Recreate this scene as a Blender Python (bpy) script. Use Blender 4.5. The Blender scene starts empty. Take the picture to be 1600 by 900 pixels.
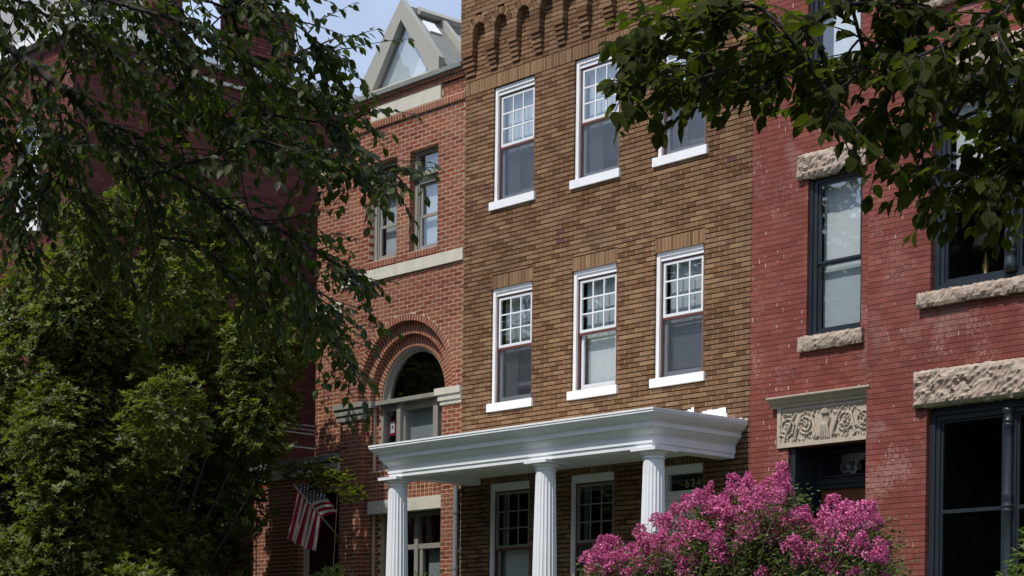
import bpy, bmesh, math, random
import numpy as np
from mathutils import Vector, Matrix
random.seed(7); rng = np.random.default_rng(7)
sc = bpy.context.scene
COL = sc.collection
D2R = math.radians
# ------------------------------------------------------------------ camera, world, sun, exposure
CAM = Vector((21.402, -18.8, 1.6)); YAW = 0.8355; ROLL = 0.0126; FPX = 2965.5
cd = bpy.data.cameras.new('camera'); cam = bpy.data.objects.new('camera', cd); COL.objects.link(cam)
cd.sensor_width = 36; cd.lens = FPX / 1600 * 36; cd.shift_y = (1069.84 - 450) / 1600
cd.clip_start = .1; cd.clip_end = 2000
fwd = Vector((-math.sin(YAW), math.cos(YAW), 0)); rgt = Vector((math.cos(YAW), math.sin(YAW), 0)); up = Vector((0, 0, 1))
cr, sr = math.cos(ROLL), math.sin(ROLL)
X = rgt * cr + up * sr; Y = up * cr - rgt * sr
M = Matrix.Identity(4)
for i in range(3):
    M[i][0] = X[i]; M[i][1] = Y[i]; M[i][2] = -fwd[i]; M[i][3] = CAM[i]
cam.matrix_world = M
sc.camera = cam

def pix(p):                                                       # only used to choose which pieces show largest
    d = Vector(p) - CAM; z = d.dot(fwd)
    return 800 + FPX * d.dot(X) / z, 1069.84 - FPX * d.dot(Y) / z, z

SUN_EL, SUN_AZ = D2R(58), D2R(2.0)
ts = Vector((-math.sin(SUN_AZ) * math.cos(SUN_EL), -math.cos(SUN_AZ) * math.cos(SUN_EL), math.sin(SUN_EL)))
w = bpy.data.worlds.new('World'); sc.world = w; w.use_nodes = True
nt = w.node_tree; bgn = nt.nodes['Background']; bgn.inputs['Strength'].default_value = .092
sky = nt.nodes.new('ShaderNodeTexSky'); sky.sky_type = 'NISHITA'; sky.sun_disc = False
sky.sun_elevation = SUN_EL; sky.sun_rotation = math.pi + SUN_AZ; sky.air_density = 1.0; sky.dust_density = 1.6; sky.ozone_density = 1.2
tcn = nt.nodes.new('ShaderNodeTexCoord'); mpn = nt.nodes.new('ShaderNodeMapping'); mpn.inputs['Scale'].default_value = (1, 1, 2.6)
nzn = nt.nodes.new('ShaderNodeTexNoise'); nzn.inputs['Scale'].default_value = 4.2; nzn.inputs['Detail'].default_value = 9; nzn.inputs['Roughness'].default_value = .55
crn = nt.nodes.new('ShaderNodeValToRGB'); crn.color_ramp.elements[0].position = .44; crn.color_ramp.elements[1].position = .74
crn.color_ramp.elements[0].color = (.5, .5, .5, 1); crn.color_ramp.elements[1].color = (.95, .95, .95, 1)
mxn = nt.nodes.new('ShaderNodeMixRGB'); mxn.inputs['Color2'].default_value = (7.9, 9.4, 12.6, 1)
nt.links.new(tcn.outputs['Generated'], mpn.inputs['Vector']); nt.links.new(mpn.outputs[0], nzn.inputs['Vector'])
nt.links.new(nzn.outputs['Fac'], crn.inputs[0]); nt.links.new(crn.outputs[0], mxn.inputs['Fac'])
nt.links.new(sky.outputs[0], mxn.inputs['Color1']); nt.links.new(mxn.outputs[0], bgn.inputs['Color'])
sl = bpy.data.lights.new('sun', 'SUN'); sl.energy = 4.0; sl.angle = D2R(.5); sl.color = (1.0, .955, .89)
so = bpy.data.objects.new('sun', sl); COL.objects.link(so); so.rotation_euler = ts.to_track_quat('Z', 'Y').to_euler(); so.location = (0, -30, 40)
sc.view_settings.view_transform = 'Standard'; sc.view_settings.look = 'None'; sc.view_settings.gamma = 1
sc.view_settings.exposure = 0.12
sc.render.engine = 'CYCLES'; sc.render.resolution_x = 1024; sc.render.resolution_y = 576

# ------------------------------------------------------------------ materials
def mat(name, rough=.7, spec=.3, **kw):
    m = bpy.data.materials.new(name); m.use_nodes = True
    b = m.node_tree.nodes['Principled BSDF']; b.inputs['Roughness'].default_value = rough
    b.inputs['Specular IOR Level'].default_value = spec
    if 'col' in kw: b.inputs['Base Color'].default_value = (*kw['col'], 1)
    if 'metal' in kw: b.inputs['Metallic'].default_value = kw['metal']
    return m
def N(m, t, **kw):
    n = m.node_tree.nodes.new(t)
    for k, v in kw.items():
        if hasattr(n, k): setattr(n, k, v)
        else: n.inputs[k.replace('_', ' ')].default_value = v
    return n
def L(m, a, b): m.node_tree.links.new(a, b)
def ramp(m, stops, interp='LINEAR'):
    r = m.node_tree.nodes.new('ShaderNodeValToRGB'); e = r.color_ramp.elements; r.color_ramp.interpolation = interp
    while len(e) < len(stops): e.new(.5)
    for i, (p, c) in enumerate(stops):
        e[i].position = p; e[i].color = (*c, 1) if len(c) == 3 else c
    return r
def noise(m, scale, detail=6, rough=.6, vec=None, stretch=None):
    n = N(m, 'ShaderNodeTexNoise'); n.inputs['Scale'].default_value = scale; n.inputs['Detail'].default_value = detail; n.inputs['Roughness'].default_value = rough
    g = N(m, 'ShaderNodeNewGeometry'); src = g.outputs['Position']
    if stretch:
        mp = N(m, 'ShaderNodeMapping'); mp.inputs['Scale'].default_value = stretch; L(m, src, mp.inputs['Vector']); src = mp.outputs[0]
    L(m, src, n.inputs['Vector']); return n
def mixc(m, fac, c1, c2, mode='MIX', f=None):
    x = N(m, 'ShaderNodeMixRGB', blend_type=mode)
    for s, v in (('Fac', fac), ('Color1', c1), ('Color2', c2)):
        if isinstance(v, (int, float)): x.inputs[s].default_value = v
        elif isinstance(v, tuple): x.inputs[s].default_value = (*v, 1)
        else: L(m, v, x.inputs[s])
    return x.outputs[0]
def bump(m, h, strength=.4, dist=.01):
    b = N(m, 'ShaderNodeBump'); b.inputs['Strength'].default_value = strength; b.inputs['Distance'].default_value = dist
    L(m, h, b.inputs['Height']); L(m, b.outputs[0], m.node_tree.nodes['Principled BSDF'].inputs['Normal'])
def setc(m, c): L(m, c, m.node_tree.nodes['Principled BSDF'].inputs['Base Color'])
def bv(m):                                                        # a value for each brick: stored per face, or per object
    a = N(m, 'ShaderNodeAttribute'); a.attribute_name = 'bv'; o = N(m, 'ShaderNodeObjectInfo')
    s = N(m, 'ShaderNodeMath', operation='ADD'); L(m, a.outputs['Fac'], s.inputs[0]); L(m, o.outputs['Random'], s.inputs[1])
    f = N(m, 'ShaderNodeMath', operation='FRACT'); L(m, s.outputs[0], f.inputs[0]); return f.outputs[0]

def brickmat(name, tones, stain, stain_amt=.5, fine=.35, stretch=(1, 1, 1), bs=.5):
    m = mat(name, .85, .15)
    r = ramp(m, tones); L(m, bv(m), r.inputs[0])
    n1 = noise(m, 70, 5, .7, stretch=stretch); rr = ramp(m, [(.25, (1 - fine,) * 3), (.75, (1 + fine * .6,) * 3)]); L(m, n1.outputs['Fac'], rr.inputs[0])
    c = mixc(m, 1.0, r.outputs[0], rr.outputs[0], 'MULTIPLY')
    n2 = noise(m, 1.1, 6, .6); r2 = ramp(m, [(.52, (0, 0, 0)), (.72, (stain_amt,) * 3)]); L(m, n2.outputs['Fac'], r2.inputs[0])
    c = mixc(m, r2.outputs[0], c, stain)
    n4 = noise(m, .35, 3, .5); r4 = ramp(m, [(.35, (.80,) * 3), (.65, (1.12,) * 3)]); L(m, n4.outputs['Fac'], r4.inputs[0])
    c = mixc(m, 1.0, c, r4.outputs[0], 'MULTIPLY')
    setc(m, c); n3 = noise(m, 130, 4, .7, stretch=stretch); bump(m, n3.outputs['Fac'], bs, .004); return m
MT = {}
MT['brown'] = brickmat('brown_brick', [(0, (.125, .066, .030)), (.12, (.154, .079, .040)), (.35, (.184, .099, .051)), (.6, (.208, .115, .060)), (.85, (.240, .139, .076)), (.985, (.285, .178, .094)), (1, (.125, .062, .05))], (.09, .06, .04), .45, .35, (1, 1, .45))
MT['red'] = brickmat('red_brick', [(0, (.150, .044, .024)), (.2, (.200, .060, .034)), (.5, (.238, .075, .041)), (.8, (.268, .090, .050)), (1, (.19, .078, .045))], (.30, .17, .12), .55, .3)
MT['dark_red'] = brickmat('dark_red_brick', [(0, (.095, .030, .025)), (.5, (.135, .040, .033)), (1, (.17, .055, .045))], (.2, .07, .06), .3, .3)
MT['mortar_brown'] = brickmat('brown_mortar', [(0, (.34, .25, .155)), (1, (.42, .31, .20))], (.12, .08, .05), .3)
MT['bed_brown'] = brickmat('raked_brown_joint', [(0, (.05, .03, .017)), (1, (.07, .042, .024))], (.06, .04, .03), .3)
MT['mortar_pale'] = brickmat('pale_mortar', [(0, (.54, .39, .28)), (1, (.62, .46, .34))], (.3, .2, .15), .5)
MT['mortar_dark'] = brickmat('dark_red_mortar', [(0, (.17, .085, .07)), (1, (.21, .11, .09))], (.16, .09, .08), .3)
def painted():
    m = mat('red_painted_brick', .75, .25)
    r = ramp(m, [(0, (.168, .042, .031)), (.5, (.198, .051, .037)), (1, (.228, .066, .049))]); L(m, bv(m), r.inputs[0])
    n0 = noise(m, .8, 7, .65); r0 = ramp(m, [(.35, (.85, .85, .85)), (.7, (1.18, 1.22, 1.24))]); L(m, n0.outputs['Fac'], r0.inputs[0])
    c = mixc(m, 1.0, r.outputs[0], r0.outputs[0], 'MULTIPLY')
    n1 = noise(m, 60, 6, .75); rr = ramp(m, [(.3, (.72, .72, .72)), (.75, (1.22, 1.2, 1.2))]); L(m, n1.outputs['Fac'], rr.inputs[0])
    c = mixc(m, 1.0, c, rr.outputs[0], 'MULTIPLY')
    a = noise(m, 1.3, 4, .6); b = noise(m, 26, 8, .75, stretch=(1, 1, .8))
    s = N(m, 'ShaderNodeMath', operation='MULTIPLY'); L(m, a.outputs['Fac'], s.inputs[0]); L(m, b.outputs['Fac'], s.inputs[1])
    rc = ramp(m, [(.29, (0, 0, 0)), (.37, (.62,) * 3)]); L(m, s.outputs[0], rc.inputs[0])
    c = mixc(m, rc.outputs[0], c, (.36, .21, .18))
    n5 = noise(m, .55, 5, .6, stretch=(1, 1, 1.6)); r5 = ramp(m, [(.55, (0, 0, 0)), (.75, (.5,) * 3)]); L(m, n5.outputs['Fac'], r5.inputs[0])
    c = mixc(m, r5.outputs[0], c, (.27, .13, .11))
    n6 = noise(m, 3.2, 9, .75, stretch=(1, 1, .7)); n7 = noise(m, .9, 2, .5, stretch=(1.3, 1, 1)); s6 = N(m, 'ShaderNodeMath', operation='MULTIPLY'); L(m, n6.outputs['Fac'], s6.inputs[0]); L(m, n7.outputs['Fac'], s6.inputs[1])
    r6 = ramp(m, [(.30, (0, 0, 0)), (.36, (.28,) * 3)]); L(m, s6.outputs[0], r6.inputs[0]); c = mixc(m, r6.outputs[0], c, (.30, .20, .17))
    n8 = noise(m, 2.1, 6, .7, stretch=(1, 1, .5)); r8 = ramp(m, [(.58, (0, 0, 0)), (.74, (.55,) * 3)]); L(m, n8.outputs['Fac'], r8.inputs[0]); c = mixc(m, r8.outputs[0], c, (.12, .045, .035))
    setc(m, c); bump(m, b.outputs['Fac'], .35, .004); return m
MT['painted'] = painted()
MT['mortar_painted'] = brickmat('painted_joint', [(0, (.11, .03, .025)), (1, (.14, .038, .03))], (.2, .10, .09), .4)
MT['chip'] = mat('bare_mortar_chip', .9, .1, col=(.55, .42, .38))
def plain(name, c, rough=.6, var=.12, sc_=6, bs=.15, spec=.3, dirt=None, stretch=None):
    m = mat(name, rough, spec); n = noise(m, sc_, 7, .65, stretch=stretch)
    r = ramp(m, [(.3, tuple(x * (1 - var) for x in c)), (.7, tuple(min(1, x * (1 + var)) for x in c))]); L(m, n.outputs['Fac'], r.inputs[0]); o = r.outputs[0]
    if dirt:
        d = noise(m, 3.5, 8, .7, stretch=(1, 1, .35)); rd = ramp(m, [(.5, (0, 0, 0)), (.75, (.7,) * 3)]); L(m, d.outputs['Fac'], rd.inputs[0]); o = mixc(m, rd.outputs[0], o, dirt)
    setc(m, o); f = noise(m, 90, 4, .6); bump(m, f.outputs['Fac'], bs, .003); return m
MT['white'] = plain('white_paint', (.78, .79, .80), .5, .04, 5, .12, dirt=(.66, .67, .67))
MT['porch'] = plain('white_porch_paint', (.72, .735, .76), .45, .04, 4, .1, dirt=(.64, .65, .64))
MT['frosted'] = plain('worn_white_sash', (.66, .68, .69), .5, .06, 9)
MT['maroon'] = plain('maroon_paint', (.12, .045, .035), .5, .15)
MT['greige'] = plain('greige_paint', (.23, .22, .19), .5, .06, 5, dirt=(.30, .28, .24))
MT['fascia'] = plain('greige_metal', (.34, .33, .29), .45, .05, 3, .05)
MT['coping'] = plain('green_grey_metal', (.18, .19, .17), .45, .15, 3)
MT['slate'] = plain('dark_slate_blue_paint', (.019, .026, .033), .35, .2, 6, .08, spec=.5)
MT['limestone'] = plain('smooth_limestone', (.52, .49, .41), .8, .08, 5, .3, dirt=(.38, .35, .29))
MT['impost'] = plain('weathered_shaded_stone', (.21, .21, .18), .85, .25, 14, .6, dirt=(.17, .17, .15))  # weathered tone, with the shade on its sides darkened into the colour
def rock():
    m = mat('rough_sandstone', .95, .1); n = noise(m, 9, 9, .7); r = ramp(m, [(.3, (.26, .195, .15)), (.5, (.42, .335, .265)), (.72, (.53, .44, .36))]); L(m, n.outputs['Fac'], r.inputs[0])
    d = noise(m, 40, 5, .7); r2 = ramp(m, [(.3, (.8,) * 3), (.7, (1.1,) * 3)]); L(m, d.outputs['Fac'], r2.inputs[0])
    setc(m, mixc(m, 1.0, r.outputs[0], r2.outputs[0], 'MULTIPLY')); n2 = noise(m, 28, 8, .75); bump(m, n2.outputs['Fac'], .9, .02); return m
MT['rock'] = rock()
MT['carved'] = plain('carved_sandstone', (.43, .365, .285), .9, .12, 12, .4, dirt=(.36, .32, .26))
MT['downspout'] = plain('grey_blue_pipe', (.20, .22, .25), .4, .1)
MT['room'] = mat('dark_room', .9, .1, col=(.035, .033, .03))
MT['blind'] = plain('pale_roller_blind', (.55, .60, .63), .8, .04, 2, 0)
MT['blindw'] = plain('white_roller_blind', (.80, .82, .83), .8, .03, 2, 0)
MT['blindg'] = plain('grey_roller_blind', (.34, .365, .38), .8, .06, 2, 0)
MT['blindd'] = plain('dim_grey_blind', (.20, .215, .22), .8, .25, 1.6, 0)
MT['shadedsash'] = plain('porch_shaded_sash', (.20, .21, .19), .5, .1)  # sash colour darkened to carry the shade under the porch
MT['curtain'] = plain('sheer_curtain', (.45, .47, .46), .9, .1, 4, 0, stretch=(30, 1, .3))
MT['wood'] = plain('varnished_oak', (.16, .06, .028), .4, .25, 5, .1, stretch=(14, 14, 1.2))
MT['asphalt'] = plain('asphalt', (.05, .05, .052), .9, .2, 20)
MT['concrete'] = plain('concrete_paving', (.20, .195, .18), .9, .12, 8)
MT['porch_floor'] = plain('grey_floor_paint', (.11, .115, .12), .6, .1)
MT['opp1'] = plain('opposite_red_brick', (.16, .06, .04), .9, .15, 8)
MT['opp2'] = plain('opposite_tan_brick', (.22, .15, .10), .9, .15, 8)
MT['opp3'] = plain('opposite_grey_paint', (.25, .26, .27), .8, .1, 5)
MT['grass'] = plain('grass_green', (.05, .09, .025), .95, .3, 12)
MT['tar'] = plain('flat_roof_membrane', (.25, .25, .25), .9, .1)
MT['shingle'] = plain('grey_roof_shingle', (.34, .35, .32), .85, .15, 9, .4)
MT['gutter'] = plain('white_metal_gutter', (.75, .76, .76), .35, .04)
MT['rail'] = plain('pale_metal_rail', (.48, .48, .48), .35, .05)
MT['bark'] = plain('bark', (.032, .026, .020), .9, .35, 30, .8)
MT['stem'] = plain('green_brown_stem', (.09, .08, .045), .8, .2, 20)
MT['pole'] = plain('silver_pole', (.42, .40, .37), .4, .1)
MT['shade'] = plain('lamp_shade_cloth', (.34, .32, .22), .8, .04)
MT['brass'] = mat('brass_base', .35, .5, col=(.35, .22, .08), metal=.8)
MT['bannerred'] = plain('banner_red', (.32, .02, .03), .8, .05)
MT['bannerblue'] = plain('banner_blue', (.02, .03, .14), .8, .05)
MT['digit624'] = plain('gilt_number', (.22, .21, .12), .4, .1)
MT['digit626'] = plain('silver_number', (.12, .13, .12), .4, .1)
def glass(name, tint, refl, rough=.015, wob=.25, wsc=1.6):
    m = bpy.data.materials.new(name); m.use_nodes = True; t = m.node_tree; t.nodes.remove(t.nodes['Principled BSDF'])
    out = t.nodes['Material Output']; tr = N(m, 'ShaderNodeBsdfTransparent'); tr.inputs[0].default_value = (*tint, 1)
    gl = N(m, 'ShaderNodeBsdfGlossy'); gl.inputs['Roughness'].default_value = rough; gl.inputs[0].default_value = (.95, .97, 1, 1)
    n = noise(m, wsc, 2, .5); b = N(m, 'ShaderNodeBump'); b.inputs['Strength'].default_value = wob; b.inputs['Distance'].default_value = .004; L(m, n.outputs['Fac'], b.inputs['Height'])
    g = N(m, 'ShaderNodeNewGeometry'); dt = N(m, 'ShaderNodeVectorMath', operation='DOT_PRODUCT'); L(m, g.outputs['Incoming'], dt.inputs[0]); L(m, g.outputs['Normal'], dt.inputs[1])
    ab = N(m, 'ShaderNodeMath', operation='ABSOLUTE'); L(m, dt.outputs['Value'], ab.inputs[0]); iv = N(m, 'ShaderNodeMath', operation='SUBTRACT'); iv.inputs[0].default_value = 1; L(m, ab.outputs[0], iv.inputs[1])
    pw = N(m, 'ShaderNodeMath', operation='POWER'); pw.inputs[1].default_value = 5; L(m, iv.outputs[0], pw.inputs[0])
    ml = N(m, 'ShaderNodeMath', operation='MULTIPLY_ADD', use_clamp=True); ml.inputs[1].default_value = .9; ml.inputs[2].default_value = .045 + refl; L(m, pw.outputs[0], ml.inputs[0])
    mx = N(m, 'ShaderNodeMixShader'); L(m, ml.outputs[0], mx.inputs[0]); L(m, tr.outputs[0], mx.inputs[1]); L(m, gl.outputs[0], mx.inputs[2]); L(m, mx.outputs[0], out.inputs[0])
    L(m, b.outputs[0], gl.inputs['Normal']); return m
MT['glass'] = glass('window_glass', (.93, .95, .95), .10, .015, .9, 1.1)
MT['glass3'] = glass('old_fanlight_glass', (.85, .9, .87), .16)
MT['glass2'] = glass('dark_window_glass', (.85, .87, .87), .01)
MT['screen'] = glass('insect_screen', (.68, .69, .71), .02, .5, .0)
def leafmat(name, c1, c2, trans, rough=.45, spec=.4, tc=(1.5, 1.9, .55)):
    m = mat(name, rough, spec); t = m.node_tree; b = t.nodes['Principled BSDF']
    r = ramp(m, [(0, c1), (1, c2)]); L(m, bv(m), r.inputs[0]); setc(m, r.outputs[0])
    tl = N(m, 'ShaderNodeBsdfTranslucent'); c = mixc(m, 1.0, r.outputs[0], tc, 'MULTIPLY'); L(m, c, tl.inputs[0])
    mx = N(m, 'ShaderNodeMixShader'); mx.inputs[0].default_value = trans
    L(m, b.outputs[0], mx.inputs[1]); L(m, tl.outputs[0], mx.inputs[2]); L(m, mx.outputs[0], t.nodes['Material Output'].inputs[0]); return m
MT['leafL'] = leafmat('elm_leaf', (.024, .036, .009), (.052, .068, .018), .34, .5, .22, (2.6, 3.0, .8))
MT['leafR'] = leafmat('linden_leaf', (.020, .025, .007), (.038, .046, .010), .40, .6, .05, (3.2, 3.7, .9))
MT['leafM'] = leafmat('broad_glossy_leaf', (.028, .042, .008), (.105, .126, .028), .34, .45, .2, (2.6, 2.7, .75))
MT['leafC'] = leafmat('myrtle_leaf', (.045, .065, .022), (.14, .16, .07), .25, .5, .25)
MT['leafS'] = leafmat('shrub_leaf', (.08, .12, .03), (.16, .20, .06), .3)
MT['leafO'] = leafmat('opposite_tree_leaf', (.02, .04, .015), (.05, .075, .03), .2)
MT['petal'] = leafmat('pink_petal', (.36, .035, .15), (.82, .29, .49), .25, .8, .05)
t_ = MT['petal'].node_tree
for n_ in t_.nodes:
    if n_.type == 'MIX_RGB': n_.inputs['Color2'].default_value = (1, .8, 1, 1)

# ------------------------------------------------------------------ mesh builder
class MB:
    def __init__(s): s.v = []; s.f = []; s.b = []; s.sm = False
    def quadbox(s, c8, bvv=0., skip=()):
        n = len(s.v); s.v += c8
        F = [(0, 1, 2, 3), (4, 7, 6, 5), (0, 4, 5, 1), (1, 5, 6, 2), (2, 6, 7, 3), (3, 7, 4, 0)]
        for i, q in enumerate(F):
            if i in skip: continue
            s.f.append(tuple(n + k for k in q)); s.b.append(bvv)
    def box(s, x0, x1, y0, y1, z0, z1, bvv=0.):
        s.quadbox([(x0, y0, z0), (x0, y1, z0), (x1, y1, z0), (x1, y0, z0), (x0, y0, z1), (x0, y1, z1), (x1, y1, z1), (x1, y0, z1)], bvv); return s
    def obox(s, c, ax, ay, az, bvv=0.):
        c = Vector(c); P = []
        for k in (-1, 1):
            for i, j in ((-1, -1), (-1, 1), (1, 1), (1, -1)): P.append(tuple(c + ax * i + ay * j + az * k))
        s.quadbox(P, bvv); return s
    def prism(s, pts, y0, y1, axis='y'):                          # polygon in (x,z) swept along y, or (y,z) swept along x
        n = len(s.v); k = len(pts)
        g = (lambda p, t: (p[0], t, p[1])) if axis == 'y' else (lambda p, t: (t, p[0], p[1]))
        s.v += [g(p, y0) for p in pts] + [g(p, y1) for p in pts]
        s.f.append(tuple(range(n, n + k))); s.f.append(tuple(range(n + 2 * k - 1, n + k - 1, -1))); s.b += [0., 0.]
        for i in range(k): s.f.append((n + i, n + k + i, n + k + (i + 1) % k, n + (i + 1) % k)); s.b.append(0.)
        return s
    def sweepring(s, rings, closed=True, cap=True, bvv=0.):
        n = len(s.v); k = len(rings[0])
        for r in rings: s.v += [tuple(p) for p in r]
        for j in range(len(rings) - 1):
            for i in range(k if closed else k - 1):
                a = n + j * k + i; b_ = n + j * k + (i + 1) % k; s.f.append((a, b_, b_ + k, a + k)); s.b.append(bvv)
        if cap: s.f.append(tuple(range(n + k - 1, n - 1, -1))); s.f.append(tuple(range(n + (len(rings) - 1) * k, n + len(rings) * k))); s.b += [bvv, bvv]
    def tube(s, pts, r, seg=8, bvv=0.):
        pts = [Vector(p) for p in pts]; rings = []
        rs = r if isinstance(r, (list, tuple)) else [r] * len(pts)
        a = None
        for i, p in enumerate(pts):
            d = (pts[min(i + 1, len(pts) - 1)] - pts[max(i - 1, 0)]).normalized()
            if a is None: a = d.orthogonal().normalized()
            a = (a - d * a.dot(d)).normalized(); b_ = d.cross(a)
            rings.append([p + (a * math.cos(t) + b_ * math.sin(t)) * rs[i] for t in [2 * math.pi * k / seg for k in range(seg)]])
        s.sweepring(rings, bvv=bvv); return s
    def lathe(s, c, prof, seg=32, flutes=0, fd=0.):
        rings = []
        for (r, z, *fl) in prof:
            amp = fd * (fl[0] if fl else 0)
            rings.append([(c[0] + (r - amp * (abs(math.sin(flutes * t / 2)) ** .6 if flutes else 0)) * math.cos(t), c[1] + (r - amp * (abs(math.sin(flutes * t / 2)) ** .6 if flutes else 0)) * math.sin(t), z) for t in [2 * math.pi * k / seg for k in range(seg)]])
        s.sweepring(rings); return s
    def build(s, name, m, parent=None, smooth=False, org=None):
        me = bpy.data.meshes.new(name)
        o0 = np.array(org if org is not None else (0, 0, 0), float)
        r = parent
        while r is not None: o0 = o0 + np.array(r.location); r = r.parent
        v = np.array(s.v, float).reshape(-1, 3) - o0
        me.from_pydata(v.tolist(), [], s.f)
        if any(s.b): a = me.attributes.new('bv', 'FLOAT', 'FACE'); a.data.foreach_set('value', np.array(s.b, np.float32))
        if smooth: me.shade_smooth()
        me.materials.append(MT[m] if isinstance(m, str) else m)
        o = bpy.data.objects.new(name, me); COL.objects.link(o)
        if org is not None: o.location = org
        if parent is not None: o.parent = parent
        return o
def thing(name, label, cat, loc=(0, 0, 0), group=None):
    o = bpy.data.objects.new(name, None); COL.objects.link(o); o.location = loc; o['label'] = label; o['category'] = cat
    o.empty_display_size = .3
    if group: o['group'] = group
    return o
def tag(o, label, cat, group=None):
    o['label'] = label; o['category'] = cat
    if group: o['group'] = group
    return o
def struct(o): o['kind'] = 'structure'; return o
def BX(name, m, par, *a): return MB().box(*a).build(name, m, par)

# ------------------------------------------------------------------ brick walls
BL, BH = .2032, .0677
def subtract(rs, ex):
    out = []
    for (a, b, c, d) in rs:
        e = [x for x in ex if x[0] < b - 1e-4 and x[1] > a + 1e-4 and x[2] < d - 1e-4 and x[3] > c + 1e-4]
        if not e: out.append((a, b, c, d)); continue
        q = e[0]; p = []
        if q[0] > a: p.append((a, q[0], c, d))
        if q[1] < b: p.append((q[1], b, c, d))
        m0, m1 = max(a, q[0]), min(b, q[1])
        if q[2] > c: p.append((m0, m1, c, q[2]))
        if q[3] < d: p.append((m0, m1, q[3], d))
        out += subtract(p, ex)
    return out
class Wall:
    """A brick wall plane: origin O, direction U along it, outward normal W. u,z rectangles."""
    def __init__(s, O, U, W, mbrick, mmort, joint=.010, recess=.004, bed=None, name='wall', thick=.28, chips=0, ms=None):
        s.ms = ms or mmort
        s.O = Vector(O); s.U = Vector(U); s.W = Vector(W); s.mb = mbrick; s.mm = mmort; s.j = joint; s.rec = recess; s.bed = bed; s.thick = thick; s.name = name
        s.full = []; s.rest = MB(); s.back = MB(); s.strip = MB(); s.chip = MB(); s.chips = chips
    def P(s, u, w, z): q = s.O + s.U * u + s.W * w; return (q.x, q.y, q.z + z)
    def bx(s, mb, u0, u1, w0, w1, z0, z1, bvv=0.):
        c = [s.P(u0, w1, z0), s.P(u0, w0, z0), s.P(u1, w0, z0), s.P(u1, w1, z0)]
        mb.quadbox(c + [s.P(u0, w1, z1), s.P(u0, w0, z1), s.P(u1, w0, z1), s.P(u1, w1, z1)], bvv)
    def backing(s, u0, u1, z0, z1, ex, off=0.):
        e = .008; ex2 = [(a - e, b + e, c - e, d + e) for a, b, c, d in ex]
        for (a, b, c, d) in subtract([(u0, u1, z0, z1)], ex2): s.bx(s.back, a, b, -s.thick, off - (s.rec if not s.bed else s.bed), c, d)
    def courses(s, u0, u1, z0, z1, ex=(), off=0., bond='run', zref=0., phase=0., deep=.12, arch=None, bl=BL):
        k0 = math.floor((z0 - zref) / BH); k1 = math.ceil((z1 - zref) / BH)
        for k in range(k0, k1):
            za = zref + k * BH; zb = za + BH - s.j
            za_, zb_ = max(za, z0), min(zb, z1)
            if zb_ - za_ < .02: continue
            ee = list(ex)
            if arch:
                cu, cz, R = arch; zm = (za + zb) / 2
                if zm > cz and zm < cz + R: h = math.sqrt(R * R - (zm - cz) ** 2); ee.append((cu - h, cu + h, za - .01, zb + .01))
            L_ = bl if bond == 'run' else BL / 2
            sh = phase + ((k % 2) * L_ / 2 if bond == 'run' else 0)
            n0 = math.floor((u0 - sh) / L_)
            n = n0
            near = [x for x in ee if x[2] < zb and x[3] > za]
            while sh + n * L_ < u1:
                a = sh + n * L_; b = a + L_ - s.j; n += 1
                a, b = max(a, u0), min(b, u1)
                if b - a < .018: continue
                if n % 41 == 17 and bond == 'run' and b - a > .18 and random.random() < .25: parts = [(a, (a + b) / 2 - s.j / 2, za_, zb_), ((a + b) / 2 + s.j / 2, b, za_, zb_)]
                else: parts = [(a, b, za_, zb_)]
                hit = [x for x in near if x[0] < b + .03 and x[1] > a - .03]
                full = not hit and abs(b - a - (BL - s.j)) < 1e-3 and abs(zb_ - za_ - (BH - s.j)) < 1e-3 and bond == 'run' and len(parts) == 1
                pr = abs(random.gauss(0, .0014)) - .0004
                if full: s.full.append((a, za_, off + pr)); continue
                if hit: parts = subtract(parts, ee)
                for (p, q, r, t) in parts:
                    if q - p < .014 or t - r < .012: continue
                    dp = deep if any(abs(x[0] - q) < .02 or abs(x[1] - p) < .02 or abs(x[2] - t) < .02 for x in hit) else .03
                    s.bx(s.rest, p, q, off - dp, off + pr, r, t, random.random() * .98 + .01)
            if s.bed:                                              # head joints nearly flush, bed joints raked
                for (p, q, r, t) in subtract([(u0, u1, za_, zb_)], ee): s.bx(s.strip, p + .002, q - .002, off - s.bed - .004, off - s.rec, r, t, .3)
            if s.chips and random.random() < .9:
                for _ in range(int(s.chips * (u1 - u0))):
                    nn = random.randint(0, int((u1 - u0) / L_)); uc = sh + (n0 + nn) * L_ - s.j / 2
                    if uc < u0 + .02 or uc > u1 - .02 or random.random() > .5 * (1.3 - abs((uc - u0)) * .5): continue
                    if any(x[0] < uc + .02 and x[1] > uc - .02 for x in near): continue
                    h = random.uniform(.2, 1) * (zb - za); wd = random.uniform(.002, .0055); zc = random.uniform(za, zb - h)
                    s.bx(s.chip, uc - wd, uc + wd, off - .006, off + .0022, zc, zc + h)
    def soldiers(s, u0, u1, z0, z1, off=0., wdt=.0677, deep=.1, ex=()):
        n = max(1, round((u1 - u0) / wdt)); st = (u1 - u0) / n
        for i in range(n):
            a = u0 + i * st + s.j / 2; b = a + st - s.j
            for (p, q, r, t) in subtract([(a, b, z0, z1 - s.j)], ex): s.bx(s.rest, p, q, off - deep, off + abs(random.gauss(0, .0012)) - .0003, r, t, random.random() * .98 + .01)
        if s.bed: s.bx(s.strip, u0, u1, off - deep + .01, off - s.rec, z0 + .001, z1 - s.j - .001, .3)
        else: s.bx(s.strip, u0, u1, off - deep + .01, off - s.rec, z0 + .001, z1 - .001, .3)
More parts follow.
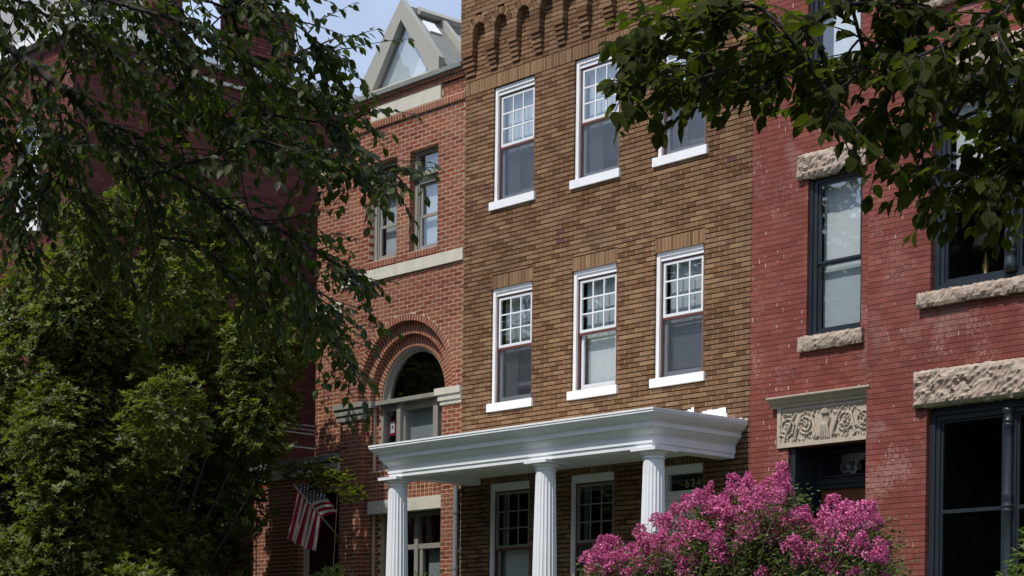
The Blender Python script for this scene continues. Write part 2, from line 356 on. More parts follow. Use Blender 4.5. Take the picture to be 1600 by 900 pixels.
    def ring(s, cu, cz, r0, r1, off, deep, n, gap=.0085):                    # arch of radial bricks
        for i in range(n):
            t0 = math.pi * i / n + gap / r1; t1 = math.pi * (i + 1) / n - gap / r1; tt = random.random() * .98 + .01; pr = abs(random.gauss(0, .001))
            c = []
            for w_ in (off - deep, off + pr):
                for (r, t) in ((r0, t0), (r1, t0), (r1, t1), (r0, t1)): c.append(s.P(cu - r * math.cos(t), w_, cz + r * math.sin(t)))
            s.rest.quadbox(c, tt)
        pr = [(r, t) for t in [math.pi * k / 48 for k in range(49)] for r in (r0, r1)]
        rings = []
        for k in range(49):
            t = math.pi * k / 48
            rings.append([s.P(cu - r * math.cos(t), w_, cz + r * math.sin(t)) for (r, w_) in ((r0 + .003, off - s.rec), (r1 - .003, off - s.rec), (r1 - .003, off - deep + .005), (r0 + .003, off - deep + .005))])
        s.strip.sweepring(rings, bvv=.3)
    def finish(s, root, nind=300):
        wall = s.back.build('wall', s.bed and 'bed_brown' if s.mb == 'brown' else s.mm, root)
        sc_ = []
        for (a, z, off) in s.full:
            x, y, d = pix(s.P(a + .1, off, z)); sc_.append((d if (-10 < x < 1610 and -10 < y < 905) else 1e3 + d))
        idx = sorted(range(len(s.full)), key=lambda i: sc_[i]); ind = set(i for i in idx[:nind] if sc_[i] < 1e3)
        me = None
        for i, (a, z, off) in enumerate(s.full):
            if i in ind:
                if me is None:
                    mb = MB(); w_, h_ = (BL - s.j) / 2, (BH - s.j) / 2
                    mb.obox((0, 0, 0), s.U * w_, s.W * .015, Vector((0, 0, h_))); o = mb.build('brick', s.mb, None); me = o.data
                else: o = bpy.data.objects.new('brick', me); COL.objects.link(o)
                o.location = Vector(s.P(a + (BL - s.j) / 2, off - .015, z + (BH - s.j) / 2)) - Vector(root.location); o.parent = wall
                o.rotation_euler = (random.gauss(0, .004), 0, random.gauss(0, .004))
            else: s.bx(s.rest, a, a + BL - s.j, off - .03, off, z, z + BH - s.j, random.random() * .98 + .01)
        o = s.rest.build('brickwork', s.mb, wall); o['kind'] = 'stuff'
        if s.strip.v: s.strip.build('mortar_joints', s.ms, wall)['kind'] = 'stuff'
        if s.chip.v: s.chip.build('paint_chips', 'chip', wall)['kind'] = 'stuff'
        return wall
# ------------------------------------------------------------------ ground
g = MB(); g.v = [(-600, -600, -.02), (600, -600, -.02), (600, 600, -.02), (-600, 600, -.02)]; g.f = [(0, 1, 2, 3)]; g.b = [0.]; struct(g.build('ground', 'grass'))
struct(MB().box(-90, 90, -15.6, -8.4, -.15, -.004).build('road', 'asphalt'))
struct(MB().box(-90, 90, -8.4, -8.25, -.15, .125).build('kerb', 'concrete')); struct(MB().box(-90, 90, -15.75, -15.6, -.15, .125).build('kerb', 'concrete'))
struct(MB().box(-90, 90, -8.25, -6.2, -.15, .12).build('pavement', 'concrete')); struct(MB().box(-90, 90, -20.5, -15.75, -.15, .12).build('pavement', 'concrete'))
struct(MB().box(-60, 60, -6.2, 14, -.15, 1.15).build('raised_front_yard', 'grass'))

# ------------------------------------------------------------------ window helpers
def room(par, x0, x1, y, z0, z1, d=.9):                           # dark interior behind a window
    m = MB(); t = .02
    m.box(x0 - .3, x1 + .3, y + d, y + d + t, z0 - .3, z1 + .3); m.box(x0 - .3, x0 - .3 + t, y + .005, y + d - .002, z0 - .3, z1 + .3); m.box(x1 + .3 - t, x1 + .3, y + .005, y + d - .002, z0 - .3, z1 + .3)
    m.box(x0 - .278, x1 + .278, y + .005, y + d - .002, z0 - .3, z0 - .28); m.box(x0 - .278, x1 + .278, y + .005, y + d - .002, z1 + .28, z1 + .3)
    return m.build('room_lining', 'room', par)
def frame(m, x0, x1, z0, z1, wl, wr, wt, wb, y0, y1):             # four bars of a rectangular frame, butted
    m.box(x0, x0 + wl, y0, y1, z0, z1); m.box(x1 - wr, x1, y0, y1, z0, z1)
    m.box(x0 + wl, x1 - wr, y0 + .0005, y1 - .0005, z1 - wt, z1); m.box(x0 + wl, x1 - wr, y0 + .0005, y1 - .0005, z0, z0 + wb); return m

def sash_window(root, x0, x1, z0, z1, zm, up='blind', lo='blindg', screen=True, sill=True, label=None, trim='white', upz=None, loz=None, gl='glass', sm='frosted', mm='white', rail=None):
    """double hung window in a brick opening of a wall at y=0; the upper sash has a 3 by 3 grid"""
    m = MB()
    m.box(x0 + .002, x0 + .060, .032, .10, z0, z1 - .002)
    m.box(x0 + .060, x1 - .055, .034, .10, z1 - .06, z1 - .002); m.box(x0 + .062, x1 - .056, .052, .10, z1 - .115, z1 - .062)
    wdo = m.build('window', trim, root); BX('right_jamb', 'maroon', wdo, x1 - .055, x1 - .002, .045, .10, z0, z1 - .002)
    if label: wdo['label'] = label
    st = MB(); frame(st, x0 + .062, x1 - .057, z0 + .002, z1 - .118, .026, .022, .02, .02, .070, .10)
    st.box(x0 + .089, x1 - .080, .072, .098, zm - .022, zm + .012); st.build('storm_frame', 'maroon', wdo)
    a, b = x0 + .092, x1 - .082
    us = MB(); frame(us, a, b, zm + .014, z1 - .14, .035, .035, .035, .04, .075, .11); us.build('upper_sash', sm, wdo)
    pa, pb, qa, qb = a + .035, b - .035, zm + .054, z1 - .175
    for k in (1, 2):
        x = pa + (pb - pa) * k / 3; MB().box(x - .009, x + .009, .078, .098, qa, qb).build('muntin', mm, wdo)
        z = qa + (qb - qa) * k / 3; MB().box(pa, pb, .0765, .0965, z - .009, z + .009).build('muntin', mm, wdo)
    for i in range(3):
        for j in range(3):
            u0 = pa + (pb - pa) * i / 3 + .001; u1 = pa + (pb - pa) * (i + 1) / 3 - .001; v0 = qa + (qb - qa) * j / 3 + .001; v1 = qa + (qb - qa) * (j + 1) / 3 - .001
            MB().box(u0, u1, .0855, .0885, v0, v1).build('pane', gl, wdo)
    ls = MB(); frame(ls, a + .002, b - .002, z0 + .024, zm + .008, .045, .045, .03, .07, .112, .145); ls.build('lower_sash', sm, wdo)
    BX('pane', gl, wdo, a + .047, b - .047, .127, .131, z0 + .094, zm - .022)
    if screen: BX('insect_screen', 'screen', wdo, a + .002, b - .002, .078, .0795, z0 + .024, zm - .024)
    if up: BX('blind', up, wdo, a + .03, b - .03, .19, .194, upz or zm - .05, z1 - .12)
    if lo: BX('blind', lo, wdo, a + .05, b - .03, .21, .214, loz or z0 + .02, zm + .02)
    if rail: BX('blind_rail', 'frosted', wdo, a + .06, b - .04, .2, .206, z0 + rail, z0 + rail + .06)
    c = MB()
    for k in range(7):
        t = a + .01 + k * .012; c.box(t, t + .007, .2 + .012 * (k % 2), .215 + .012 * (k % 2), z0 + .05, z1 - .15)
    c.build('curtain_edge', 'curtain', wdo)
    if lo == 'blindd':                                            # half-drawn pleated curtain
        c = MB(); n = 26; w_ = (b - a) * .38; pts = []
        for k in range(n + 1): pts.append((a + .05 + w_ * k / n, .185 + .012 * math.sin(k * 1.35)))
        c.v = [(x, y, z) for z in (z0 + .03, zm) for x, y in pts] ; c.f = [(k, k + 1, k + n + 2, k + n + 1) for k in range(n)]; c.b = [0.] * n; c.build('curtain', 'curtain', wdo)
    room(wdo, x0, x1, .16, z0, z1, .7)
    if sill: BX('sill', 'white', wdo, x0 - .05, x1 + .04, -.035, .03, z0 - .12, z0)
    return wdo

# ------------------------------------------------------------------ brown brick townhouse, number 624
XA, XB = -.612, 5.150
A = thing('brown_brick_townhouse', 'brown brick rowhouse with a white columned porch and house number 624', 'house', (2.27, 0, 0))
W = Wall((0, 0, 0), (1, 0, 0), (0, -1, 0), 'brown', 'mortar_brown', joint=.0145, recess=.003, bed=.024)
cols = (0.05, 1.793, 3.425)
Z3 = (8.82, 10.535, 9.625); Z2 = (5.80, 7.522, 6.62); Z1 = (2.60, 4.603, 3.62)
ex = []
for i, c in enumerate(cols):
    for zz in (Z3, Z2): ex.append((c, c + .905, zz[0] - .115, zz[1]))
for c in cols[:2]: ex.append((c, c + .905, Z1[0] - .12, Z1[1]))
ex.append((3.36, 4.345, 2.0, 4.59))
sold = [(cols[i] - .0, cols[i] + .905, Z2[1] + .002, Z2[1] + .205) for i in range(3)] + [(cols[i], cols[i] + .905, Z1[1] + .002, Z1[1] + .205) for i in range(2)] + [(3.36, 4.345, 4.592, 4.795)]
ZS0, ZS1 = 10.548, 10.756                                         # soldier band under the corbel table
ZC0 = ZS1 + BH                                                    # corbel pendants start
W.backing(XA, XB, 1.15, 12.9, ex)
W.courses(XA, XB, 1.15, ZS0 - .004, ex + sold, zref=ZS0 - 200 * BH, phase=.02)
for s_ in sold: W.soldiers(s_[0], s_[1], s_[2], s_[3], deep=.11)
W.soldiers(XA, XB, ZS0, ZS1 + .002, deep=.09, ex=[])
W.courses(XA, XB, ZS1, 11.95, zref=ZS1, phase=.05)                # wall and niche backs
# corbel table: pendants stepping out under small round arches
PIT = .4935; PW = .222; PR = .105; ZP0, ZP1 = 10.835, 11.19; ZSP = 11.48
nP = 12; off0 = -.555
def pend_x(i): return off0 + i * PIT
for i in range(nP + 1):
    a = pend_x(i); b = a + PW
    if a > XB - .05: break
    b = min(b, XB + .0)
    if i == 0: a = XA - .0
    # stepped corbel courses
    st = [(.028, 0), (.048, 1), (.066, 2), (.084, 3), (PR, 4)]
    for (pj_, k) in st:
        za = ZC0 + k * BH + .006; W.bx(W.rest, a + .012 + (.02 if k < 2 else 0), b - .012 - (.02 if k < 2 else 0), 0, pj_, za, za + BH - .012, random.random() * .98 + .01)
    W.bx(W.back, a + .008, b - .008, -.02, PR - .012, ZC0 + 5 * BH + .001, ZSP + .30)
    for k in range(5, 9):
        za = ZC0 + k * BH
        W.bx(W.rest, a + .004, b - .004, .001, PR + random.gauss(0, .001), za + .005, za + BH - .006, random.random() * .98 + .01)
ZSP = ZC0 + 9 * BH
for i in range(nP):
    a = pend_x(i) + PW; b = pend_x(i + 1); cu = (a + b) / 2; r = (b - a) / 2
    if b > XB + .1: break
    n = 9
    for k in range(n):                                            # radial voussoirs
        t0 = math.pi * k / n + .03; t1 = math.pi * (k + 1) / n - .03; tt = random.uniform(.55, .95); c = []
        for w_ in (0.002, PR + .003 + random.gauss(0, .0015)):
            for (rr, t) in ((r, t0), (r + .105, t0), (r + .105, t1), (r, t1)): c.append(W.P(cu - rr * math.cos(t), w_, ZSP + rr * math.sin(t)))
        W.rest.quadbox(c, tt)
    rings = []
    for k in range(17):
        t = math.pi * k / 16; rings.append([W.P(cu - rr * math.cos(t), w_, ZSP + rr * math.sin(t)) for (rr, w_) in ((r + .004, PR - .006), (r + .1, PR - .006), (r + .1, .0), (r + .004, .0))])
    W.strip.sweepring(rings, bvv=.3)
# wall above the arches, standing out with the corbel table
exa = []
for i in range(nP):
    a = pend_x(i) + PW; b = pend_x(i + 1); exa.append(((a + b) / 2, (b - a) / 2 + .112))
zz = ZSP; k = 0
while zz < 12.02:
    e2 = []
    for cu, R in exa:
        zm = zz + BH / 2 - ZSP
        if zm < R: h = math.sqrt(R * R - zm * zm); e2.append((cu - h, cu + h, zz - .01, zz + BH + .01))
    u = XA - .0 + (.1 if k % 2 else 0) - .1
    while u < XB:
        a, b = max(u, XA), min(u + BL - W.j, XB); u += BL
        if b - a < .02: continue
        for (p, q, r_, t_) in subtract([(a, b, zz + .004, zz + BH - .007)], e2):
            if q - p > .012: W.bx(W.rest, p, q, 0.01, PR + random.gauss(0, .0012), r_, t_, random.random() * .98 + .01)
    for (p, q, r_, t_) in subtract([(XA, XB, zz + .004, zz + BH - .007)], e2): W.bx(W.strip, p + .003, q - .003, .012, PR - .004, r_, t_, .3)
    for (p, q, r_, t_) in subtract([(XA, XB, zz, zz + BH)], e2): W.bx(W.back, p + .004, q - .004, -.02, PR - .015, r_, t_)
    zz += BH; k += 1
zt = zz
W.bx(W.back, XA + .004, XB - .004, -.02, PR - .013, zt, 12.9)
W.soldiers(XA, XB, zt, zt + .203, off=PR, deep=.1)
W.courses(XA, XB, zt + .203, 12.88, off=PR, zref=zt + .203)
W.finish(A)
BX('coping', 'coping', A, XA - .02, XB, -.16, .28, 12.9, 12.97)
BX('flat_roof', 'tar', A, XA + .002, XB - .002, .281, 11, 12.3, 12.4); 
sd = MB(); sd.box(XA + .002, XA + .25, .282, 11, 1.15, 12.29); sd.box(XB - .25, XB - .002, .282, 11, 1.15, 12.29); sd.box(XA + .252, XB - .252, 10.7, 11, 1.15, 12.29); sd.build('party_wall', 'mortar_brown', A)
sash_window(A, cols[0], cols[0] + .905, *Z3, up='blind', lo='blindd', rail=.10)
sash_window(A, cols[1], cols[1] + .905, *Z3, up='blind', lo='blindd', loz=9.05)
sash_window(A, cols[2], cols[2] + .905, *Z3, up='blindg', lo='blindd', rail=.14)
sash_window(A, cols[0], cols[0] + .905, *Z2, up='blindg', lo='blindd', rail=.24, loz=6.0)
sash_window(A, cols[1], cols[1] + .905, *Z2, up='blind', lo='blindw', screen=False, label='second floor window with the white blind drawn')
sash_window(A, cols[2], cols[2] + .905, *Z2, up='blind', lo='blind', rail=.13)
sash_window(A, cols[0], cols[0] + .905, *Z1, up=None, lo='blindw', gl='glass2', screen=False, loz=2.62, sm='shadedsash', mm='shadedsash', trim='porch')
sash_window(A, cols[1], cols[1] + .905, *Z1, up=None, lo='blindg', gl='glass2', sm='shadedsash', mm='shadedsash', trim='porch')
# entrance door with transom number
dr = MB(); frame(dr, 3.36, 4.345, 2.0, 4.59, .10, .001, .115, .001, .02, .16); dr.box(3.462, 4.343, .03, .15, 4.13, 4.245); dr.box(3.462, 3.66, .05, .14, 4.247, 4.47)
dr = dr.build('door_frame', 'porch', A)
BX('transom_pane', 'glass2', dr, 3.662, 4.34, .10, .104, 4.248, 4.472)
room(dr, 3.46, 4.3, .16, 4.25, 4.47, .5)
df = MB(); df.box(3.465, 3.60, .08, .13, 2.0, 4.128); df.box(4.22, 4.34, .08, .13, 2.0, 4.128); df.box(3.60, 4.22, .081, .129, 3.95, 4.127); df.box(3.60, 4.22, .081, .129, 3.2, 3.34); df.box(3.60, 4.22, .081, .129, 2.0, 2.25); df.box(3.62, 4.2, .1, .118, 2.25, 3.95)
d_ = df.build('door', 'porch', A); MB().lathe((4.27, .05, 0), [(.002, 2.97), (.022, 2.98), (.028, 3.0), (.022, 3.02), (.002, 3.03)], 12).build('door_knob', 'brass', d_, smooth=True)
def digits(txt, par, m, x, y, z, h, sp, names):
    for i, ch in enumerate(txt):
        cu = bpy.data.curves.new('t', 'FONT'); cu.body = ch; cu.size = h * 1.38; cu.extrude = .003; cu.align_x = 'CENTER'; cu.offset = .0035; cu.resolution_u = 3
        to = bpy.data.objects.new('t', cu); COL.objects.link(to); bpy.context.view_layer.update()
        me = bpy.data.meshes.new_from_object(to.evaluated_get(bpy.context.evaluated_depsgraph_get())); bpy.data.objects.remove(to)
        me.materials.clear(); me.materials.append(MT[m]); o = bpy.data.objects.new('house_number_digit', me); COL.objects.link(o)
        o.rotation_euler = (math.pi / 2, 0, 0); p = par
        off = Vector((0, 0, 0))
        while p is not None: off += Vector(p.location); p = p.parent
        o.location = Vector((x + i * sp, y, z)) - off; o.parent = par; o['label'] = 'digit ' + ch
digits('624', dr, 'digit624', 3.985, .095, 4.29, .115, .105, 0)
# porch
def loopbox(m, x0, x1, yf, yb, z0, z1, t):                        # three-sided entablature band (left, front, right)
    m.box(x0, x1, yf, yf + t, z0, z1); m.box(x0, x0 + t, yf + t, yb, z0, z1); m.box(x1 - t, x1, yf + t, yb, z0, z1)
PX0, PX1, PY = -.606, 5.120, -1.774
prof = [(.0, 5.040), (.0, 5.012), (.012, 5.008), (.022, 4.985), (.05, 4.955), (.085, 4.93), (.100, 4.917), (.104, 4.915), (.104, 4.856), (.125, 4.853), (.135, 4.835), (.165, 4.80), (.19, 4.775), (.2, 4.757), (.2, 4.655), (.215, 4.652), (.215, 4.600), (.46, 4.598), (.46, 4.9)]
def sweep3(prof, m, name, par, yb=0.0):
    mb = MB(); rings = []
    for (x, y, sx, sy) in ((PX0, yb, 1, 0), (PX0, PY, 1, 1), (PX1, PY, -1, 1), (PX1, yb, -1, 0)):
        rings.append([(x + sx * a, y + sy * a, z) for a, z in prof])
    mb.sweepring(rings, closed=True, cap=True)
    return mb.build(name, m, par)
cor = sweep3([p for p in prof if p[1] >= 4.75] + [(.3, 4.757), (.3, 5.035)], 'porch', 'porch_cornice', A, -.002)
fr = sweep3([(.2, 4.755), (.2, 4.66), (.215, 4.656), (.215, 4.600), (.46, 4.600), (.46, 4.755)], 'porch', 'porch_beam', A, -.002)
BX('porch_ceiling', 'porch', A, PX0 + .461, PX1 - .461, PY + .461, -.002, 4.70, 4.73)
rf = MB(); n0 = len(rf.v); rf.v += [(PX0 - .008, PY - .008, 5.0405), (PX1 + .008, PY - .008, 5.0405), (PX1 + .008, -.002, 5.0405), (PX0 - .008, -.002, 5.0405), (PX0 - .008, PY - .008, 5.064), (PX1 + .008, PY - .008, 5.064), (PX1 + .008, -.002, 5.085), (PX0 - .008, -.002, 5.15)]
rf.f += [(0, 3, 2, 1), (4, 5, 6, 7), (0, 1, 5, 4), (1, 2, 6, 5), (2, 3, 7, 6), (3, 0, 4, 7)]; rf.b += [0] * 6; rf.build('porch_roof', 'white', A)
fl = MB()                                                         # stepped white flashing patches on the brick above the porch roof
for (a, b, zt_) in ((PX0, 3.1, 5.19), (3.1, 3.75, 5.22), (3.75, 3.89, 5.27), (3.89, 3.98, 5.30), (3.98, 4.07, 5.305), (4.07, 4.13, 5.32), (4.13, 4.18, 5.34), (4.18, 4.24, 5.265), (4.24, 4.33, 5.255), (4.33, 4.42, 5.27), (4.42, 4.50, 5.282), (4.50, 4.62, 5.275), (4.62, 4.745, 5.285), (4.745, 4.77, 5.20), (4.77, 4.82, 5.125), (4.82, 4.9, 5.135), (4.9, 5.03, 5.12), (5.03, 5.118, 5.10)): fl.box(a + .0005, b, -.006, -.0015, 5.06, zt_)
fl.build('roof_flashing', 'white', A)
for cx in (-.315, 2.845, 4.835):
    cy = PY + .32
    pr = []
    for k in range(14):
        t = k / 13; z = 2.02 + t * 2.44; r = .178 - .043 * (t ** 1.35); pr.append((r, z, 1.0 if .02 < t < .97 else 0))
    co = MB().lathe((cx, cy), [(.178, 2.0)] + pr + [(.136, 4.462)], 120, 20, .012).build('column', 'porch', A)
    MB().lathe((cx, cy), [(.136, 4.462), (.150, 4.466), (.150, 4.478), (.138, 4.482), (.138, 4.500), (.150, 4.508), (.178, 4.528), (.188, 4.545), (.186, 4.556)], 48).build('capital', 'porch', co, smooth=True)
    BX('abacus', 'porch', co, cx - .215, cx + .215, cy - .205, cy + .215, 4.557, 4.598)
    MB().lathe((cx, cy), [(.24, 1.74), (.24, 1.82), (.22, 1.86), (.20, 1.9), (.205, 1.94), (.19, 1.98), (.18, 1.999)], 48).build('column_base', 'porch', co, smooth=True)
BX('porch_floor', 'porch_floor', A, PX0 + .1, PX1 - .1, PY + .05, -.03, 1.16, 1.739)
stp = MB()
for k in range(3): stp.box(3.2, 4.6, PY - .3 * (3 - k) + .04, PY - .3 * (2 - k) + .04, 1.152, 1.3 + k * .15)
stp.build('porch_steps', 'concrete', A)
dp = MB().tube([(-.655, -.05, 4.62), (-.655, -.05, 1.2)], .042, 12); 
for z in (4.2, 3.35, 2.5): dp.lathe((-.655, -.05), [(.05, z), (.05, z + .05)], 12)
dp.build('downspout', 'downspout', A)
hs = MB(); 
for z in (3.62, 3.02): hs.tube([(-.60, -.02, z), (-.50, -.06, z)], .012, 6)
hs.build('pipe_bracket', 'rail', A)
# ------------------------------------------------------------------ red brick house with the round arch
XL, XR = -3.70, -.616; CX, CZ = -2.045, 6.155
Bd = thing('arched_red_brick_house', 'red brick rowhouse with pale mortar, a large round arch window and a triangular rooftop skylight', 'house', (-2.1, 0, 0))
Y0 = -.02                                                         # outward offset of the wall plane (it stands 2 cm behind the brown house)
W = Wall((0, 0, 0), (1, 0, 0), (0, -1, 0), 'red', 'mortar_pale', joint=.0138, recess=.002)
winR = (-1.956, -1.268, 8.292, 9.985); winL = (-2.985, -2.278, 8.292, 9.985)
open_ = (-3.13, -1.10, 1.2, CZ)
zr = 8.262
exm = [winR, winL, (XL, XR, 8.075, 8.262), open_, (-3.80, -2.98, 5.86, 6.165), (-1.22, XR, 5.90, 6.165)]
arcs = []
for k in range(60):
    t0 = math.pi * k / 60; t1 = math.pi * (k + 1) / 60; a = CX - 1.262 * math.cos(t0); b = CX - 1.262 * math.cos(t1); arcs.append((a, b, CZ - .01, CZ + 1.262 * min(math.sin(t0), math.sin(t1))))
W.backing(XL, XR, 1.15, 10.55, exm[:2] + [open_] + arcs, off=Y0)
W.courses(XL, XR, 1.15, 10.536, exm, off=Y0, zref=zr, phase=XL, arch=(CX, CZ, 1.285))
W.ring(CX, CZ, 1.18, 1.28, Y0 + .006, .12, 58)
W.ring(CX, CZ, .985, 1.178, Y0 - .095, .12, 52)
W.ring(CX, CZ, .80, .983, Y0 - .19, .12, 44)
# backs of the stepped rings
for (r0, r1, o) in ((.985, 1.29, -.12), (.80, 1.0, -.215), (.78, 1.35, -.30)):
    rings = []
    for k in range(49):
        t = math.pi * k / 48; rings.append([W.P(CX - r * math.cos(t), w_, CZ + r * math.sin(t)) for (r, w_) in ((r0 + .004, Y0 + o), (r1, Y0 + o), (r1, Y0 + o - .07), (r0 + .004, Y0 + o - .07))])
    W.back.sweepring(rings)
# stepped jambs below the springing
for (a, b, o, d) in ((-3.13, -2.975, -.095, .1), (-2.985, -2.87, -.19, .11), (-1.225, -1.10, -.19, .11)):
    W.courses(a, b, 1.15, CZ - .01, off=Y0 + o, zref=zr, phase=a, deep=d); W.bx(W.back, a + .003, b, -.32, Y0 + o - .003, 1.15, CZ - .012)
# stack-bonded panel over the lintel of the ground floor window
W.courses(-2.975, -1.10, 4.53, 5.02, off=Y0 - .05, bond='stack', zref=4.53, phase=-2.975, deep=.1); W.bx(W.back, -2.972, -1.1, -.30, Y0 - .053, 4.53, 5.02)
# rowlock course, corbelled cornice
zc = 10.536
W.soldiers(XL - .0, XR, zc + .005, zc + .112, off=Y0 + .035, deep=.16); W.bx(W.back, XL + .004, XR, -.25, Y0 + .03, zc, zc + .112)
W.courses(XL, XR, 10.652, 10.885, [(-2.942, -1.186, 10.60, 10.95)], off=Y0, zref=10.652, phase=XL); W.bx(W.back, XL + .002, XR, -.25, Y0 - .004, 10.652, 10.9)
W.soldiers(XL - .06, XR, 10.886, 10.958, off=Y0 + .045, deep=.12); W.bx(W.back, XL - .05, XR, -.25, Y0 + .04, 10.887, 10.956)
W.soldiers(XL - .10, XR, 10.959, 11.012, off=Y0 + .075, deep=.12); W.bx(W.back, XL - .09, XR, -.25, Y0 + .07, 10.959, 11.011)
# brick sills (header courses) under the two upper windows
for wn in (winR, winL): W.soldiers(wn[0], wn[1], wn[2], wn[2] + .105, off=Y0 + .012, deep=.12)
W.finish(Bd)
MB().box(-2.94, -1.188, -.012, .2, 10.655, 10.883).build('stone_panel', 'limestone', Bd)
for a, b in ((XL - .015, -2.775), (-2.772, -2.24), (-2.237, -1.565), (-1.562, XR)): MB().box(a, b, -.015, .12, 8.078, 8.26).build('stone_band_block', 'limestone', Bd)
BX('stone_lintel', 'limestone', Bd, -2.974, -1.102, .045, .25, 4.325, 4.528)
cp = MB(); cp.box(XL - .13, XR, -.10, .3, 11.014, 11.085); cp.build('metal_coping', 'coping', Bd)
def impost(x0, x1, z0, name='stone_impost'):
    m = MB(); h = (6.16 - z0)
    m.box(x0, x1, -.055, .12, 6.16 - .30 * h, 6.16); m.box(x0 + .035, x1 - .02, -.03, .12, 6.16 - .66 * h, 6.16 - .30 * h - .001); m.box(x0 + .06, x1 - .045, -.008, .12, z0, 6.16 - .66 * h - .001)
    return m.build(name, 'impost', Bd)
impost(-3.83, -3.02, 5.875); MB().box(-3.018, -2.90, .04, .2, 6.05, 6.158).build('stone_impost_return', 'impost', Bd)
m = MB(); m.box(-1.225, XR - .002, -.04, .12, 6.055, 6.16); m.box(-1.165, XR - .002, -.018, .12, 5.965, 6.054); m.box(-1.13, XR - .002, 0.0, .12, 5.90, 5.964); m.build('stone_impost', 'limestone', Bd)
# upper windows
def upper_window(x0, x1, z0, z1):
    y = .125; z0 = z0 + .105; zt = 9.60; zm = 8.965
    m = MB(); m.box(x0, x0 + .07, y, y + .08, z0, zt - .03); m.box(x0 + .075, x0 + .10, y + .015, y + .08, z0, zt - .03); m.box(x1 - .09, x1, y, y + .08, z0, zt - .03); m.box(x0 + .1, x1 - .09, y + .01, y + .08, zt - .13, zt - .03)
    m.box(x0 + .1, x1 - .09, y + .01, y + .08, z0, z0 + .05); m.box(x0, x1, y - .045, y + .08, zt - .028, zt + .025)
    frame(m, x0, x1, zt + .027, z1, .05, .05, .05, .03, y, y + .08); wd = m.build('window', 'greige', Bd)
    s = MB(); frame(s, x0 + .102, x1 - .092, z0 + .052, zm, .05, .04, .03, .05, y + .03, y + .06); frame(s, x0 + .102, x1 - .092, zm + .001, zt - .132, .05, .04, .03, .02, y + .045, y + .075); s.build('sash', 'greige', wd)
    BX('pane', 'glass', wd, x0 + .152, x1 - .132, y + .045, y + .048, z0 + .1, zm - .03); BX('pane', 'glass', wd, x0 + .152, x1 - .132, y + .06, y + .063, zm + .02, zt - .16); BX('transom_pane', 'glass', wd, x0 + .05, x1 - .05, y + .05, y + .053, zt + .057, z1 - .05)
    BX('blind', 'blind', wd, x0 + .14, x1 - .1, y + .13, y + .134, z0 + .12, z1 - .1); room(wd, x0, x1, y + .08, z0, z1, .6)
upper_window(*winR); upper_window(*winL)
# arched fan window and the casements under it
m = MB(); rings = []
for k in range(41):
    t = math.pi * k / 40; rings.append([(CX - r * math.cos(t), y, CZ + r * math.sin(t)) for r, y in ((.805, .225), (.805, .34), (.72, .34), (.73, .31), (.775, .29), (.778, .225))])
m.sweepring(rings); fw = m.build('arched_window', 'greige', Bd)
gp = MB(); pts = [(CX - .72 * math.cos(math.pi * k / 40), CZ + .72 * math.sin(math.pi * k / 40)) for k in range(41)]; gp.prism([(CX - .72, CZ)] + pts[1:-1] + [(CX + .72, CZ)], .325, .33); gp.build('pane', 'glass3', fw)
m = MB(); m.box(-2.89, -1.105, .11, .33, 6.085, 6.15); m.build('transom_bar', 'greige', fw)
m = MB(); zb = 4.6; zt = 6.083
m.box(-2.865, -2.80, .215, .33, zb, zt); m.box(-2.406, -2.31, .17, .33, zb, zt); m.box(-2.309, -2.27, .24, .33, zb, zt - .12); m.box(-1.52, -1.40, .19, .33, zb, zt); m.box(-1.398, -1.225, .26, .33, zb, zt); m.box(-2.799, -2.407, .23, .33, zt - .10, zt); m.box(-2.309, -1.522, .23, .33, zt - .119, zt)
m.build('casement_frame', 'greige', fw)
BX('pane', 'glass', fw, -2.80, -2.407, .285, .289, zb, zt - .1); BX('pane', 'glass', fw, -2.27, -1.522, .285, .289, zb, zt - .12)
BX('blind', 'blindg', fw, -2.36, -1.5, .35, .354, zb, zt); BX('blind', 'blindg', fw, -2.75, -2.46, .42, .424, zb, zt)
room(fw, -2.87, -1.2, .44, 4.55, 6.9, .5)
ban = thing('service_banner', 'small red-bordered white banner with a blue star hanging in the window under the arch', 'banner', (-2.66, .30, 5.60))
m = MB(); m.box(-2.750, -2.570, .297, .302, 5.60, 5.865); m.box(-2.762, -2.558, .295, .304, 5.865, 5.875); m.build('banner_cloth', 'bannerred', ban)
BX('banner_field', 'white', ban, -2.712, -2.608, .293, .296, 5.64, 5.825)
s5 = MB(); s5.prism([(-2.66 + (.034 if k % 2 == 0 else .014) * math.sin(math.pi * k / 5), 5.735 + (.034 if k % 2 == 0 else .014) * math.cos(math.pi * k / 5)) for k in range(10)], .289, .292); s5.build('banner_star', 'bannerblue', ban)
# ground floor window behind the porch column
m = MB(); y = .32; frame(m, -2.87, -1.10, 2.3, 4.32, .09, .06, .06, .08, y, y + .09); m.box(-2.09, -2.0, y - .01, y + .09, 2.38, 4.26); m.box(-2.78, -1.16, y + .002, y + .088, 3.74, 3.82); m.box(-1.97, -1.90, y + .01, y + .08, 2.38, 3.738); m.box(-1.27, -1.21, y + .01, y + .08, 2.38, 3.738); lw = m.build('window', 'greige', Bd)
BX('pane', 'glass2', lw, -2.78, -2.09, y + .04, y + .044, 2.38, 4.26); BX('pane', 'glass2', lw, -2.0, -1.16, y + .04, y + .044, 2.38, 4.26); BX('blind', 'blindg', lw, -1.9, -1.2, y + .14, y + .144, 3.3, 3.73); room(lw, -2.87, -1.1, y + .09, 2.3, 4.3, .8)
